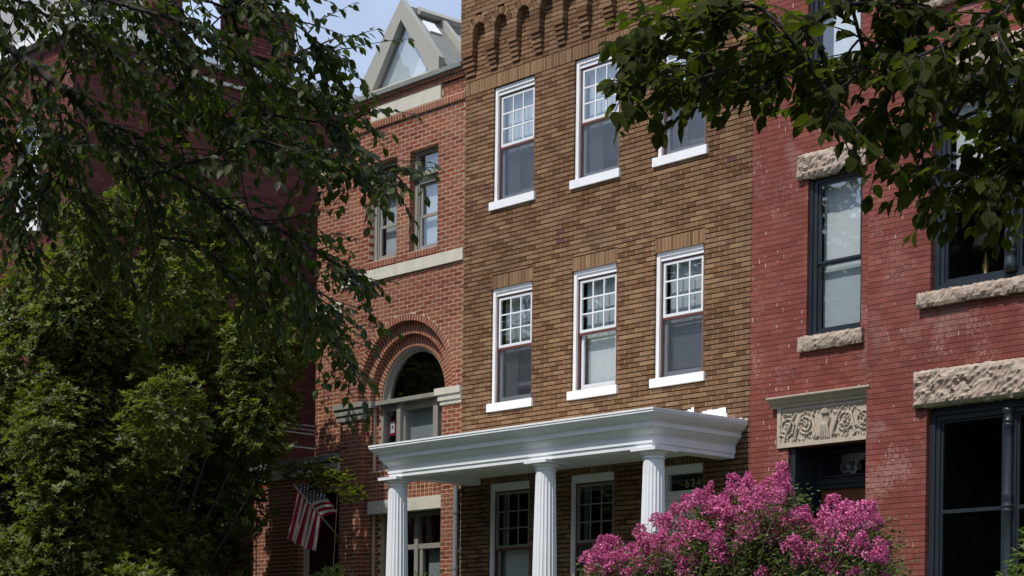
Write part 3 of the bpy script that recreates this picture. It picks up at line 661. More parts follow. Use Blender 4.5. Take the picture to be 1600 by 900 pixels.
# recessed bay at the left, with its own small cornice
W = Wall((0, 0, 0), (1, 0, 0), (0, -1, 0), 'red', 'mortar_pale', joint=.0138, recess=.002)
q = -.17; XLL = -4.60
W.backing(XLL, XL + .1, 5.33, 10.40, [], off=q)
W.courses(XLL, XL + .1, 5.33, 10.03, [(XLL, XL + .1, 7.72, 7.93)], off=q, zref=zr, phase=XLL + .1)
W.soldiers(XLL, XL, 10.035, 10.13, off=q + .03, deep=.12); W.courses(XLL, XL, 10.135, 10.29, [(-4.55, XL + .2, 10.0, 10.4)], off=q, zref=10.14)
W.soldiers(XLL, XL, 10.29, 10.35, off=q + .045, deep=.1); W.soldiers(XLL, XL, 10.352, 10.41, off=q + .075, deep=.1); W.bx(W.back, XLL, XL, -.3, q + .03, 10.29, 10.41); W.bx(W.back, XLL, XL, -.3, q - .004, 10.03, 10.29)
W.finish(Bd, 0)
BX('stone_panel', 'limestone', Bd, -4.52, XL, .158, .3, 10.14, 10.288); BX('metal_coping', 'coping', Bd, XLL - .06, XL - .001, .06, .5, 10.412, 10.49)
BX('stone_band_block', 'limestone', Bd, XLL, XL, .155, .3, 7.725, 7.925)
# low side wing with the entrance
W = Wall((0, 0, 0), (1, 0, 0), (0, -1, 0), 'red', 'mortar_pale', joint=.0138, recess=.002)
W.backing(-6.28, XL, 1.15, 5.05, [(-4.86, -3.72, 1.15, 4.78)], off=-.03); W.courses(-6.28, XL, 1.15, 5.04, [(-4.86, -3.72, 1.1, 4.78)], off=-.03, zref=zr, phase=.06)
W.finish(Bd, 0)
for a, b in ((-6.28, -5.1), (-5.097, -3.703)): MB().box(a, b, 0, .25, 5.052, 5.23).build('stone_band_block', 'limestone', Bd)
BX('metal_coping', 'coping', Bd, -6.28, XL - .002, -.06, .16, 5.26, 5.36); BX('wing_roof', 'tar', Bd, -6.28, XL, .45, 6, 5.15, 5.2)
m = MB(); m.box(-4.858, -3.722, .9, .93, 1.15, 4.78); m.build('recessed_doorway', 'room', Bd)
m = MB(); m.box(XL + .01, XL + .25, .281, 10, 1.15, 10.9); m.box(XLL, XLL + .22, .31, 10, 5.21, 10.4); m.box(XR - .2, XR - .003, .3, 10, 1.15, 10.9); m.box(XL + .3, XR - .25, 9.8, 10, 1.15, 10.9); m.build('side_wall', 'mortar_dark', Bd); BX('flat_roof', 'tar', Bd, XL + .01, XR - .01, .26, 10, 10.91, 10.99); BX('flat_roof', 'tar', Bd, XLL + .01, XL, .32, 10, 10.3, 10.36)
# triangular rooftop skylight
ax, az = -2.44, 12.57; bl_, br_, bz, bz2 = -3.45, -1.475, 11.20, 11.42
m = MB(); n = len(m.v)
out_ = [(bl_, bz), (bl_, bz2 + .03), (ax - .02, az), (ax + .02, az), (br_, bz2), (br_, bz)]
inn = [(-3.19, 11.235), (ax, 12.24), (-1.70, 11.235)]
def tri_frame(yf, yb):
    o3 = [(bl_, bz2 + .03), (ax, az), (br_, bz2)]
    m = MB()
    for (a, b, c, d) in ((o3[0], o3[1], inn[1], inn[0]), (o3[1], o3[2], inn[2], inn[1])): m.prism([a, b, c, d], yf, yb)
    m.prism([(bl_, bz), (bl_, bz2 + .03), inn[0], (-3.19 + .0, bz)], yf, yb); m.prism([(br_, bz2), (br_, bz), (-1.70, bz), inn[2]], yf, yb)
    return m
fr_ = tri_frame(.18, .30).build('skylight_frame', 'fascia', Bd)
MB().prism([(-3.18, 11.24), (ax, 12.23), (-1.71, 11.24)], .27, .275).build('pane', 'glass', fr_)
m = MB(); m.box(-3.189, -1.701, .16, .26, 11.205, 11.233); m.build('skylight_sill', 'limestone', fr_)
BX('skylight_curb', 'coping', Bd, -3.40, XR - .02, .20, 4.5, 11.086, 11.199)
# inclined body: left slope sheet, right slope glazing and bars, ridge cap
bx_ = .06
m = MB(); m.prism([(-3.38, 11.2), (-3.38, 11.40), (ax, 12.50), (ax, 12.42), (-3.25, 11.33), (-3.25, 11.2)], .36, 4.4); m.build('skylight_slope', 'fascia', Bd)
sl_ = Vector((br_ + .05 - ax, 0, bz2 - .02 - 12.5)); ln = sl_.length; sd_ = sl_.normalized(); nr_ = Vector((-sd_.z, 0, sd_.x)); 
if nr_.z < 0: nr_ = -nr_
def slab(y0, y1, t0, t1, h0, h1, name, mt, par):
    m = MB(); c = Vector((ax, (y0 + y1) / 2, 12.5)) + sd_ * (ln * (t0 + t1) / 2) + nr_ * ((h0 + h1) / 2)
    m.obox(c, sd_ * (ln * (t1 - t0) / 2), Vector((0, (y1 - y0) / 2, 0)), nr_ * ((h1 - h0) / 2)); return m.build(name, mt, par)
body = slab(.31, .98, .0, 1.0, -.16, -.10, 'skylight_apron', 'coping', Bd)
slab(.56, .80, .14, .34, -.098, -.07, 'apron_flashing', 'gutter', body)
for k in range(3):
    y = .98 + k * 1.15; slab(y, y + .09, .06, 1.0, -.12, .0, 'glazing_bar', 'fascia', Bd); slab(y + .092, y + 1.148, .1, .97, -.08, -.07, 'skylight_pane', 'glass', Bd); slab(y + .092, y + 1.148, .0, 1.0, -.2, -.19, 'skylight_blind', 'blindw', Bd)
slab(.525, 4.4, -.01, .07, -.05, .03, 'ridge_cap', 'fascia', Bd); slab(.525, 4.4, .97, 1.02, -.25, -.02, 'eave_cap', 'fascia', Bd)
m = MB(); m.prism([(-3.3, 11.2), (ax, 12.40), (-1.6, 11.2)], 4.39, 4.42); m.build('skylight_back', 'fascia', Bd)
m = MB(); m.prism([(-3.185, 11.236), (ax, 12.235), (-1.705, 11.236)], .33, .338); m.build('skylight_reflection_sheet', 'blind', Bd)  # pale sheet behind the glass, standing in for its grey-white reflection
m = MB(); m.prism([(-2.35, 11.24), (-1.95, 11.82), (-1.80, 11.60), (-2.02, 11.24)], .318, .326); m.build('skylight_reflection_patch', 'blindw', Bd)  # brighter diagonal streak of that painted reflection

# ------------------------------------------------------------------ dark red neighbouring house, far left
NX, NY = -6.30, -3.50
Nb = thing('dark_red_neighbour_house', 'tall dark red brick house at the far left behind the trees, with grey shingled roof', 'house', (-9, -3.5, 0))
W = Wall((NX, 0, 0), (0, 1, 0), (1, 0, 0), 'dark_red', 'mortar_dark', joint=.011, recess=.004, name='side')
W.backing(NY, 6, 1.15, 12.1, []); W.courses(NY, 3.2, 3.0, 12.02, [], zref=2, phase=.03)
W.soldiers(NY, 3.2, 12.03, 12.10, off=.03, deep=.06); W.finish(Nb, 150)
W = Wall((0, NY, 0), (1, 0, 0), (0, -1, 0), 'dark_red', 'mortar_dark', joint=.011, recess=.004)
nw = [(-8.25, -7.45, 9.25, 11.0), (-8.9, -8.35, 6.2, 8.1), (-11.3, -10.5, 9.25, 11.0)]
W.backing(-14, NX - .281, 1.15, 12.1, nw); W.courses(-9.6, NX, 4.0, 12.02, nw, zref=2); W.bx(W.back, NX - .29, NX - .002, -.28, -.004, 1.15, 12.1); W.finish(Nb, 150)
for (a, b, c, d) in nw:
    m = MB(); frame(m, a, b, c, d, .11, .11, .09, .09, NY + .02, NY + .12); m.box(a + .11, b - .11, NY + .05, NY + .1, (c + d) / 2 - .03, (c + d) / 2 + .03); wd = m.build('window', 'white', Nb)
    BX('sill', 'white', wd, a - .12, b + .12, NY - .08, NY + .06, c - .2, c - .002); BX('pane', 'glass2', wd, a + .11, b - .11, NY + .09, NY + .094, c + .09, d - .09); BX('blind', 'blindw', wd, a + .1, b - .1, NY + .2, NY + .21, c, d)
m = MB(); m.box(NX - .28, NX + .10, NY - .10, 5.9, 12.11, 12.14); m.box(NX + .06, NX + .16, NY - .10, 5.9, 12.145, 12.27); m.box(-14, NX - .29, NY - .16, NY - .02, 12.145, 12.27); m.build('gutter', 'gutter', Nb)
m = MB(); m.box(NX + .0, NX + .05, NY + .1, 3.4, 11.86, 11.92); m.build('stone_string_course', 'limestone', Nb)
rfm = MB()
for k in range(22):                                               # shingle courses on the side slope
    t = k / 22; x0 = NX + .02 - 1.5 * t; z0 = 12.28 + 3.2 * t
    nn = 26
    for j in range(nn):
        ya = NY - .05 + 1.1 * t + j * .24 + (.12 if k % 2 else 0); yb = ya + .232
        if yb > -1.42: break
        c = [(x0, ya, z0 - .01), (x0 - .03, ya, z0 - .01), (x0 - .03, yb, z0 - .01), (x0, yb, z0 - .01), (x0 - .068, ya, z0 + .15), (x0 - .09, ya, z0 + .15), (x0 - .09, yb, z0 + .15), (x0 - .068, yb, z0 + .15)]
        rfm.quadbox(c, random.random() * .9)
ro = MB(); ro.v += [(NX - .01, NY - .05, 12.275), (NX - .01, -1.4, 12.275), (-14, -1.4, 12.275), (-14, NY - .05, 12.275), (NX - 1.53, NY + 1.05, 15.5), (NX - 1.53, -1.41, 15.5), (-13, -1.41, 15.5), (-13, NY + 1.05, 15.5)]
ro.f += [(0, 3, 2, 1), (4, 5, 6, 7), (0, 1, 5, 4), (1, 2, 6, 5), (2, 3, 7, 6), (3, 0, 4, 7)]; ro.b += [0] * 6; rr_ = ro.build('roof', 'tar', Nb); sh_ = rfm.build('shingle_courses', 'shingle', rr_); sh_['kind'] = 'stuff'
W = Wall((-6.28, 0, 0), (0, 1, 0), (1, 0, 0), 'dark_red', 'mortar_dark', joint=.011, recess=.004); 
m = MB()
for k in range(44):
    z = 12.28 + k * BH
    for j in range(3): m.box(-6.9, -6.32 + random.gauss(0, .002), -2.05 + j * BL + (.0 if k % 2 else .0), -2.05 + (j + 1) * BL - .01, z, z + BH - .011, random.random() * .9 + .05)
ch = m.build('chimney', 'dark_red', Nb); BX('chimney_core', 'mortar_dark', ch, -6.89, -6.33, -2.04, -1.46, 12.28, 15.2)
m = MB(); 
for k in range(40):
    z = 12.28 + k * BH
    for j in range(6): m.box(-6.85, -6.3 + random.gauss(0, .002), -.35 + j * BL, -.35 + (j + 1) * BL - .01, z, z + BH - .011, random.random() * .9 + .05)
    if k > 15: break
m.build('chimney', 'dark_red', Nb)
m = MB()
for z, r in ((6.17, .010), (6.09, .008), (6.02, .010), (5.77, .012)): m.tube([(NX + .16, -1.6, z), (NX + .16, 3.0, z)], r, 6)
for yy in (-1.6, .2, 2.0): m.tube([(NX + .16, yy, 5.7), (NX + .16, yy, 6.16)], .009, 6); m.tube([(NX - .02, yy, 5.9), (NX + .16, yy, 5.9)], .012, 6)
m.build('wall_rail', 'rail', Nb)
BX('back_wall', 'mortar_dark', Nb, -14, NX - .3, 5.6, 5.9, 1.15, 12.1)
# ------------------------------------------------------------------ painted red house, number 626
Rd = thing('painted_red_brick_house', 'red painted brick rowhouse with slate-blue window frames and carved panel over door 626', 'house', (7.5, 0, 0))
BA = 7.122; BE = 12.2
U1 = (6.075, 6.93, 6.045, 8.03); U2 = (6.04, 6.88, 9.42, 11.3); DR = (5.812, BA, 1.3, 4.66)
W1 = (8.005, 10.17, 2.3, 4.935); W2 = (8.035, 10.17, 6.305, 8.72); W3 = (8.035, 10.17, 9.85, 12.0)
st = [(5.93, 7.0, 8.03, 8.345), (5.972, 6.985, 5.85, 6.045), (5.95, 6.99, 9.24, 9.42), (5.64, BA, 4.675, 5.20)]
W = Wall((0, 0, 0), (1, 0, 0), (0, -1, 0), 'painted', 'mortar_painted', joint=.006, recess=.0012, bed=.010, chips=3.2, ms='painted')
W.backing(5.154, BA + .1, 1.15, 12.9, [U1, U2, DR]); W.courses(5.154, BA + .1, 1.15, 12.9, [U1, U2, DR] + st, zref=2.01, phase=.11, deep=.13)
W.finish(Rd, 150)
st2 = [(7.845, 10.35, 4.935, 5.378), (7.885, 10.33, 6.12, 6.305), (7.86, 10.35, 8.72, 9.1), (7.86, 10.35, 9.66, 9.85)]
W = Wall((0, -.12, 0), (1, 0, 0), (0, -1, 0), 'painted', 'mortar_painted', joint=.006, recess=.0012, bed=.010, chips=1.3, ms='painted')
W.backing(BA, BE, 1.15, 12.9, [W1, W2, W3]); W.courses(BA, BE, 1.15, 12.9, [W1, W2, W3] + st2, zref=2.01, phase=BA, deep=.14)
W.finish(Rd, 300)
def rockstone(name, x0, x1, z0, z1, yf, depth=.2, seed=1, amp=.022, cell=.03, mt='rock'):
    r = np.random.default_rng(seed); nx = max(4, int((x1 - x0) / cell)); nz = max(4, int((z1 - z0) / cell)); m = MB()
    # pitched facets: nearest of random sites decides height, with its own tilt
    S = r.random((int(nx * nz / 20) + 6, 2)) * [(x1 - x0), (z1 - z0)]; H = r.random(len(S)); T = r.normal(0, 1, (len(S), 2))
    V = []
    for j in range(nz + 1):
        for i in range(nx + 1):
            u = (x1 - x0) * i / nx; v = (z1 - z0) * j / nz
            d = (S[:, 0] - u) ** 2 + ((S[:, 1] - v) * 1.5) ** 2; k = np.argsort(d)[:2]
            h = H[k[0]] * .35 + .08 * math.sin(u * 9 + seed) * math.sin(v * 14) + (T[k[0], 0] * (u - S[k[0], 0]) + T[k[0], 1] * (v - S[k[0], 1])) * 2.2 + r.normal(0, .16)
            e = min(u, x1 - x0 - u, v, z1 - z0 - v); h = amp * (h + .7) * min(1, .25 + e / .06); e0 = (i in (0, nx)) + (j in (0, nz))
            V.append((x0 + u + (r.normal(0, .004) if e0 == 1 else 0), yf - max(0, h), z0 + v + (r.normal(0, .005) if j in (0, nz) else 0)))
    n = len(m.v); m.v += V; k = nx + 1
    for j in range(nz):
        for i in range(nx): m.f.append((n + j * k + i, n + j * k + i + 1, n + (j + 1) * k + i + 1, n + (j + 1) * k + i)); m.b.append(0.)
    # sides
    for (seq) in ([j * k for j in range(nz, -1, -1)], [j * k + nx for j in range(nz + 1)], [i for i in range(nx + 1)], [nz * k + i for i in range(nx, -1, -1)]):
        for a, b in zip(seq[:-1], seq[1:]):
            q = len(m.v); m.v += [(V[a][0], yf + depth, V[a][2]), (V[b][0], yf + depth, V[b][2])]; m.f.append((n + b, n + a, q, q + 1)); m.b.append(0.)
    return m.build(name, mt, Rd)
rockstone('stone_lintel', 5.925, 7.0, 8.035, 8.345, -.035, seed=3, amp=.045); rockstone('stone_sill', 5.972, 6.985, 5.855, 6.04, -.05, seed=4, amp=.03)
rockstone('stone_sill', 5.95, 6.99, 9.24, 9.42, -.05, seed=5, amp=.03)
rockstone('stone_lintel', 7.845, 10.35, 4.938, 5.375, -.155, seed=6, amp=.06, cell=.034); rockstone('stone_sill', 7.885, 10.33, 6.122, 6.30, -.18, seed=7, amp=.035)
rockstone('stone_lintel', 7.86, 10.35, 8.722, 9.1, -.155, seed=8, amp=.05, cell=.034); rockstone('stone_sill', 7.86, 10.35, 9.66, 9.848, -.18, seed=9, amp=.03)
def slate_window(x0, x1, z0, z1, zm, yb, blinds, gl='glass'):
    m = MB(); m.box(x0, x0 + .045, yb + .04, yb + .16, z0, z1); frame(m, x0 + .046, x1, z0, z1, .055, .06, .06, .06, yb + .065, yb + .16); m.box(x0 + .046, x1, yb + .03, yb + .064, z0, z0 + .035); wd = m.build('window', 'slate', Rd)
    s = MB(); frame(s, x0 + .102, x1 - .061, z0 + .061, zm + .02, .03, .03, .03, .035, yb + .10, yb + .14); frame(s, x0 + .102, x1 - .061, zm + .021, z1 - .061, .03, .03, .03, .03, yb + .085, yb + .125); s.build('sash', 'slate', wd)
    BX('lower_pane', gl, wd, x0 + .132, x1 - .091, yb + .12, yb + .124, z0 + .096, zm - .01); BX('upper_pane', gl, wd, x0 + .132, x1 - .091, yb + .104, yb + .108, zm + .051, z1 - .091)
    for (a, b, c, d, y, mt) in blinds: BX('blind', mt, wd, a, b, yb + y, yb + y + .004, c, d)
    room(wd, x0, x1, yb + .17, z0, z1, .7); return wd
slate_window(*U1, 6.93, 0, [(6.17, 6.9, 6.1, 7.99, .22, 'blindw'), (6.18, 6.89, 6.12, 6.9, .2, 'blind')])
slate_window(*U2, 10.3, 0, [(6.28, 6.8, 9.5, 11.2, .22, 'blindw')])
# big paired windows with a turned colonnette between
def paired(x0, x1, z0, z1, zm, up_, seed, blinds=()):
    yb = -.12; m = MB(); mid = 9.085
    frame(m, x0, x1, z0, z1, .075, .075, .09, .07, yb + .07, yb + .18); frame(m, x0 + .076, x1 - .076, z0 + .071, z1 - .091, .05, .05, .06, .04, yb + .095, yb + .18); m.box(mid - .085, mid + .085, yb + .10, yb + .18, z0 + .072, z1 - .092)
    wd = m.build('window', 'slate', Rd)
    H = z1 - z0; zc_ = z0 + .12
    pr = [(.0, z1 - .10), (.07, z1 - .10), (.07, z1 - .13), (.055, z1 - .16), (.045, z1 - .22), (.062, z1 - .235), (.062, z1 - .255), (.048, z1 - .265), (.062, z1 - .28), (.062, z1 - .30), (.05, z1 - .32), (.053, z1 - .45), (.053, zm + .18), (.06, zm + .16), (.064, zm + .14), (.06, zm + .07), (.052, zm + .04), (.066, zm + .02), (.066, zm - .0), (.052, zm - .015), (.066, zm - .03), (.066, zm - .05), (.055, zm - .07), (.058, zm - .4), (.058, z0 + .42), (.066, z0 + .40), (.066, z0 + .37), (.052, z0 + .355), (.066, z0 + .34), (.066, z0 + .31), (.05, z0 + .29), (.062, z0 + .24), (.075, z0 + .18), (.08, z0 + .09), (0, z0 + .09)]
    MB().lathe((mid, yb + .07), pr[::-1], 28).build('colonnette', 'slate', wd, smooth=True)
    for (a, b) in ((x0 + .126, mid - .086), (mid + .086, x1 - .126)):
        s = MB(); frame(s, a, b, z0 + .111, z1 - .151, .03, .03, .03, .03, yb + .12, yb + .16)
        if zm: s.box(a + .03, b - .03, yb + .115, yb + .158, zm - .022, zm + .022)
        s.build('sash', 'slate', wd)
        for (c, d, nm) in (((z0 + .141, zm - .022, 'lower_pane'), (zm + .022, z1 - .181, 'upper_pane')) if zm else ((z0 + .141, z1 - .181, 'pane'),)): BX(nm, 'glass2', wd, a + .03, b - .03, yb + .138, yb + .142, c, d)
    for (a, b, c, d, mt) in blinds: BX('blind', mt, wd, a, b, yb + .26, yb + .264, c, d)
    room(wd, x0 + .1, x1 - .1, yb + .19, z0, z1, 1.5); return wd
paired(*W1, 3.705, True, 1)
paired(*W2, 7.38, True, 2, [(8.2, 9.0, 7.42, 8.6, 'blindw'), (9.17, 10.05, 7.42, 8.6, 'blindw')])
paired(*W3, 10.9, True, 3)
# doorway 626: cornice, carved panel, recessed doors
m = MB(); m.prism([(-.0, 5.17), (-.03, 5.17), (-.04, 5.20), (-.075, 5.225), (-.10, 5.26), (-.13, 5.27), (-.14, 5.285), (-.14, 5.305), (0, 5.315)], 5.545, BA + .05, 'x'); m.build('door_cornice', 'carved', Rd)
m = MB(); m.box(5.642, BA + .05, -.012, .1, 4.662, 5.169); m.box(5.642, 5.70, -.03, -.0125, 4.662, 5.169); m.box(5.7005, BA + .05, -.03, -.0125, 4.662, 4.715); cpn = m.build('carved_panel', 'carved', Rd)
m = MB(); rs = random.Random(5)
def scroll(cx, cz, sgn, r0=.125):
    pts = []; 
    for k in range(46):
        t = k / 45; a = sgn * (t * 4.2 * math.pi) + (math.pi * 1.25 if sgn > 0 else -math.pi * .25); r = r0 * (1 - t * .86); pts.append((cx + r * math.cos(a), -.022 - .012 * t, cz + r * math.sin(a)))
    m.tube(pts, [.013 * (1 - .35 * k / 45) for k in range(46)], 6)
    for k in range(0, 34, 3):                                     # leaves along the scroll
        p = Vector(pts[k]); a = rs.uniform(0, 6.28); l = rs.uniform(.03, .055); q = p + Vector((math.cos(a) * l, -.004, math.sin(a) * l)); m.tube([p, (p + q) / 2 + Vector((0, -.012, 0)), q], [.007, .012, .003], 5)
    m.lathe((0, 0), [(0.001, 0)], 3) if False else None
    for k in range(6): a = k * 1.047; p = Vector((cx + .018 * math.cos(a), -.036, cz + .018 * math.sin(a))); m.tube([Vector((cx, -.03, cz)), p], [.012, .009], 5)
for cx, sgn in ((5.80, 1), (6.10, -1), (6.72, 1), (7.02, -1)): scroll(cx, 4.925 + (.0 if abs(cx - 6.4) > .4 else .01), sgn, .13)
for (a, b, c) in ((5.93, 4.75, 6.0), (5.76, 4.76, 5.9), (6.30, 4.76, 6.2), (6.52, 4.76, 6.62), (6.88, 4.76, 6.82)):
    m.tube([(a, -.02, b), ((a + c) / 2, -.035, b + .13), (c, -.03, b + .26), (c + .04, -.02, b + .33)], [.02, .018, .013, .006], 6)
for k in range(5): m.tube([(6.34 + .035 * k, -.02, 4.73), (6.37 + .02 * k, -.04, 4.9), (6.33 + .04 * k, -.03, 5.0)], [.012, .016, .008], 6)
for k in range(9): a = math.pi * k / 8; m.tube([(6.41, -.03, 5.05), (6.41 + .06 * math.cos(a), -.04, 5.05 + .055 * math.sin(a))], [.016, .011], 6)
for k in range(62): x = 5.74 + k * .0225; m.tube([(x, -.02, 5.135), (x, -.03, 5.115)], [.007, .008], 5)
for k in range(90):
    x = rs.uniform(5.74, 7.1); z = 4.74 + abs(rs.gauss(0, .05)) if rs.random() < .5 else 5.10 - abs(rs.gauss(0, .04)); a = rs.uniform(0, 6.28); l = rs.uniform(.02, .045)
    m.tube([(x, -.014, z), (x + l * .5 * math.cos(a), -.034, z + l * .5 * math.sin(a)), (x + l * math.cos(a), -.018, z + l * math.sin(a))], [.006, .010, .003], 5)
m.build('scrollwork_relief', 'carved', cpn)
m = MB(); m.box(5.812, 5.90, .03, .62, 1.3, 4.655); m.box(5.90, BA + .25, .46, .6, 4.61, 4.655); m.box(5.90, BA + .25, .42, .60, 4.21, 4.29); m.box(5.90, BA + .25, .44, .58, 4.15, 4.209); m.box(5.90, BA + .25, .39, .44, 4.291, 4.31); m.box(5.901, 5.96, .45, .58, 4.311, 4.609); m.box(BA + .12, BA + .25, .03, .4, 1.3, 4.655); dfm = m.build('door_frame', 'slate', Rd)
BX('transom_pane', 'glass2', dfm, 5.961, BA + .25, .50, .504, 4.311, 4.609); room(dfm, 5.96, 7.2, .605, 4.0, 4.6, .5)
m = MB(); m.box(6.06, 6.12, .53, .56, 4.16, 4.5); 
digits('626', dfm, 'digit626', 6.29, .49, 4.375, .125, .135, 0)
for (a, b) in ((5.965, 6.545), (6.55, 7.13)):
    m = MB(); frame(m, a, b, 1.3, 4.145, .12, .12, .14, .3, .48, .53); m.box(a + .12, b - .12, .481, .529, 2.1, 2.25); m.box(a + .14, b - .14, .495, .52, 1.6, 2.1); d2 = m.build('door', 'wood', Rd); BX('pane', 'glass2', d2, a + .12, b - .12, .505, .509, 2.25, 4.0)
    c = MB()
    for k in range(24): t = a + .13 + k * (b - a - .26) / 24; c.box(t, t + (b - a - .26) / 24 - .001, .535 + .008 * (k % 2), .54 + .008 * (k % 2), 2.3, 3.99)
    c.build('curtain', 'curtain', d2)
BX('threshold', 'concrete', Rd, 5.70, 7.12, -.8, .55, 1.152, 1.298); room(dfm, 5.96, 7.2, .61, 1.4, 3.9, .6)
m = MB(); m.box(5.16, 5.4, .285, 11, 1.15, 12.9); m.box(BE - .25, BE, .165, 11, 1.15, 12.9); m.box(5.41, BE - .26, 10.7, 11, 1.15, 12.9); m.build('party_wall', 'mortar_painted', Rd); BX('flat_roof', 'tar', Rd, 5.16, BE, -.1, 11, 12.905, 12.95)
# table lamps seen through the panes
def lamp(x, y, z, label, s=1.0):
    t = thing('table_lamp', label, 'lamp', (x, y, z - .5))
    MB().lathe((x, y), [(.05 * s, z + .13 * s), (.06 * s, z + .13 * s), (.15 * s, z - .1 * s), (.14 * s, z - .1 * s)], 24).build('lamp_shade', 'shade', t, smooth=True)
    MB().lathe((x, y), [(.001, z - .5), (.08, z - .5), (.08, z - .48), (.02, z - .45), (.05, z - .33), (.02, z - .2), (.01, z + .12), (.001, z + .12)], 20).build('lamp_base', 'brass', t, smooth=True)
lamp(8.30, .62, 7.02, 'cream cone lampshade in the upper right window above the rough stone sill', 1.15)
lamp(9.25, .95, 3.42, 'pale lampshade dimly seen in the dark ground floor window at bottom right')
tb = thing('side_table', 'small dark table in the ground floor window under the lower lamp', 'table', (9.25, .95, 2.0)); m = MB(); m.box(9.0, 9.6, .75, 1.2, 2.87, 2.92); m.build('tabletop', 'wood', tb)
for dx in (9.03, 9.55):
    for dy in (.78, 1.15): BX('leg', 'wood', tb, dx, dx + .03, dy, dy + .03, 2.0, 2.869)
tb2 = thing('side_table', 'small dark table in the upper right window under the upper lamp', 'table', (8.3, .62, 6.0)); m = MB(); m.box(8.1, 8.6, .45, .85, 6.46, 6.51); m.build('tabletop', 'wood', tb2)
for dx in (8.12, 8.55):
    for dy in (.47, .80): BX('leg', 'wood', tb2, dx, dx + .03, dy, dy + .03, 6.0, 6.459)

# ------------------------------------------------------------------ the row of houses on the camera's side of the street
for i, (x0, x1, h, mt, lab) in enumerate(((24.5, 31, 10.6, 'opp2', 'tan brick rowhouse behind the camera to its right'), (17.2, 24.4, 11.0, 'opp1', 'red brick rowhouse directly behind the camera'), (10.4, 17.1, 10.4, 'opp3', 'grey painted rowhouse just left of the camera'), (3.6, 10.3, 11.2, 'opp1', 'red brick rowhouse across the street from the crape myrtle'), (-3.4, 3.5, 10.6, 'opp2', 'tan brick rowhouse across the street from the white columned porch'), (-10.6, -3.5, 11.3, 'opp1', 'red brick rowhouse across the street from the arched house'), (-18, -10.7, 10.5, 'opp3', 'grey painted rowhouse farther down the near side'), (-26, -18.1, 11.4, 'opp2', 'tan brick rowhouse farther down the near side'), (-36, -26.1, 10.8, 'opp1', 'red brick rowhouse at the far end of the near side'))):
    t = thing('row_house', lab, 'house', ((x0 + x1) / 2, -24, 0), 'houses on the near side of the street')
    MB().box(x0, x1, -33, -24, -.1, h).build('wall', mt, t); MB().box(x0, x1, -23.99, -23.6, h - .5, h - .1).build('cornice', 'white' if i % 2 else 'coping', t)
    MB().box(x0 + .1, x1 - .1, -32.9, -24.1, h + .01, h + .1).build('flat_roof', 'tar', t)
    for k in range(3):
        for j in range(3):
            cx_ = x0 + (x1 - x0) * (k + .5) / 3; z0 = 1.6 + 3.1 * j
            if j == 0 and k == 2: MB().box(cx_ - .55, cx_ + .55, -23.99, -23.93, .6, 3.2).build('door', 'slate', t); continue
            wd = MB().box(cx_ - .6, cx_ + .6, -23.99, -23.92, z0, z0 + 1.9).build('window', 'white', t); BX('pane', 'glass2', wd, cx_ - .5, cx_ + .5, -23.915, -23.91, z0 + .1, z0 + 1.8); BX('blind', 'room', wd, cx_ - .5, cx_ + .5, -23.919, -23.917, z0 + .1, z0 + 1.8)
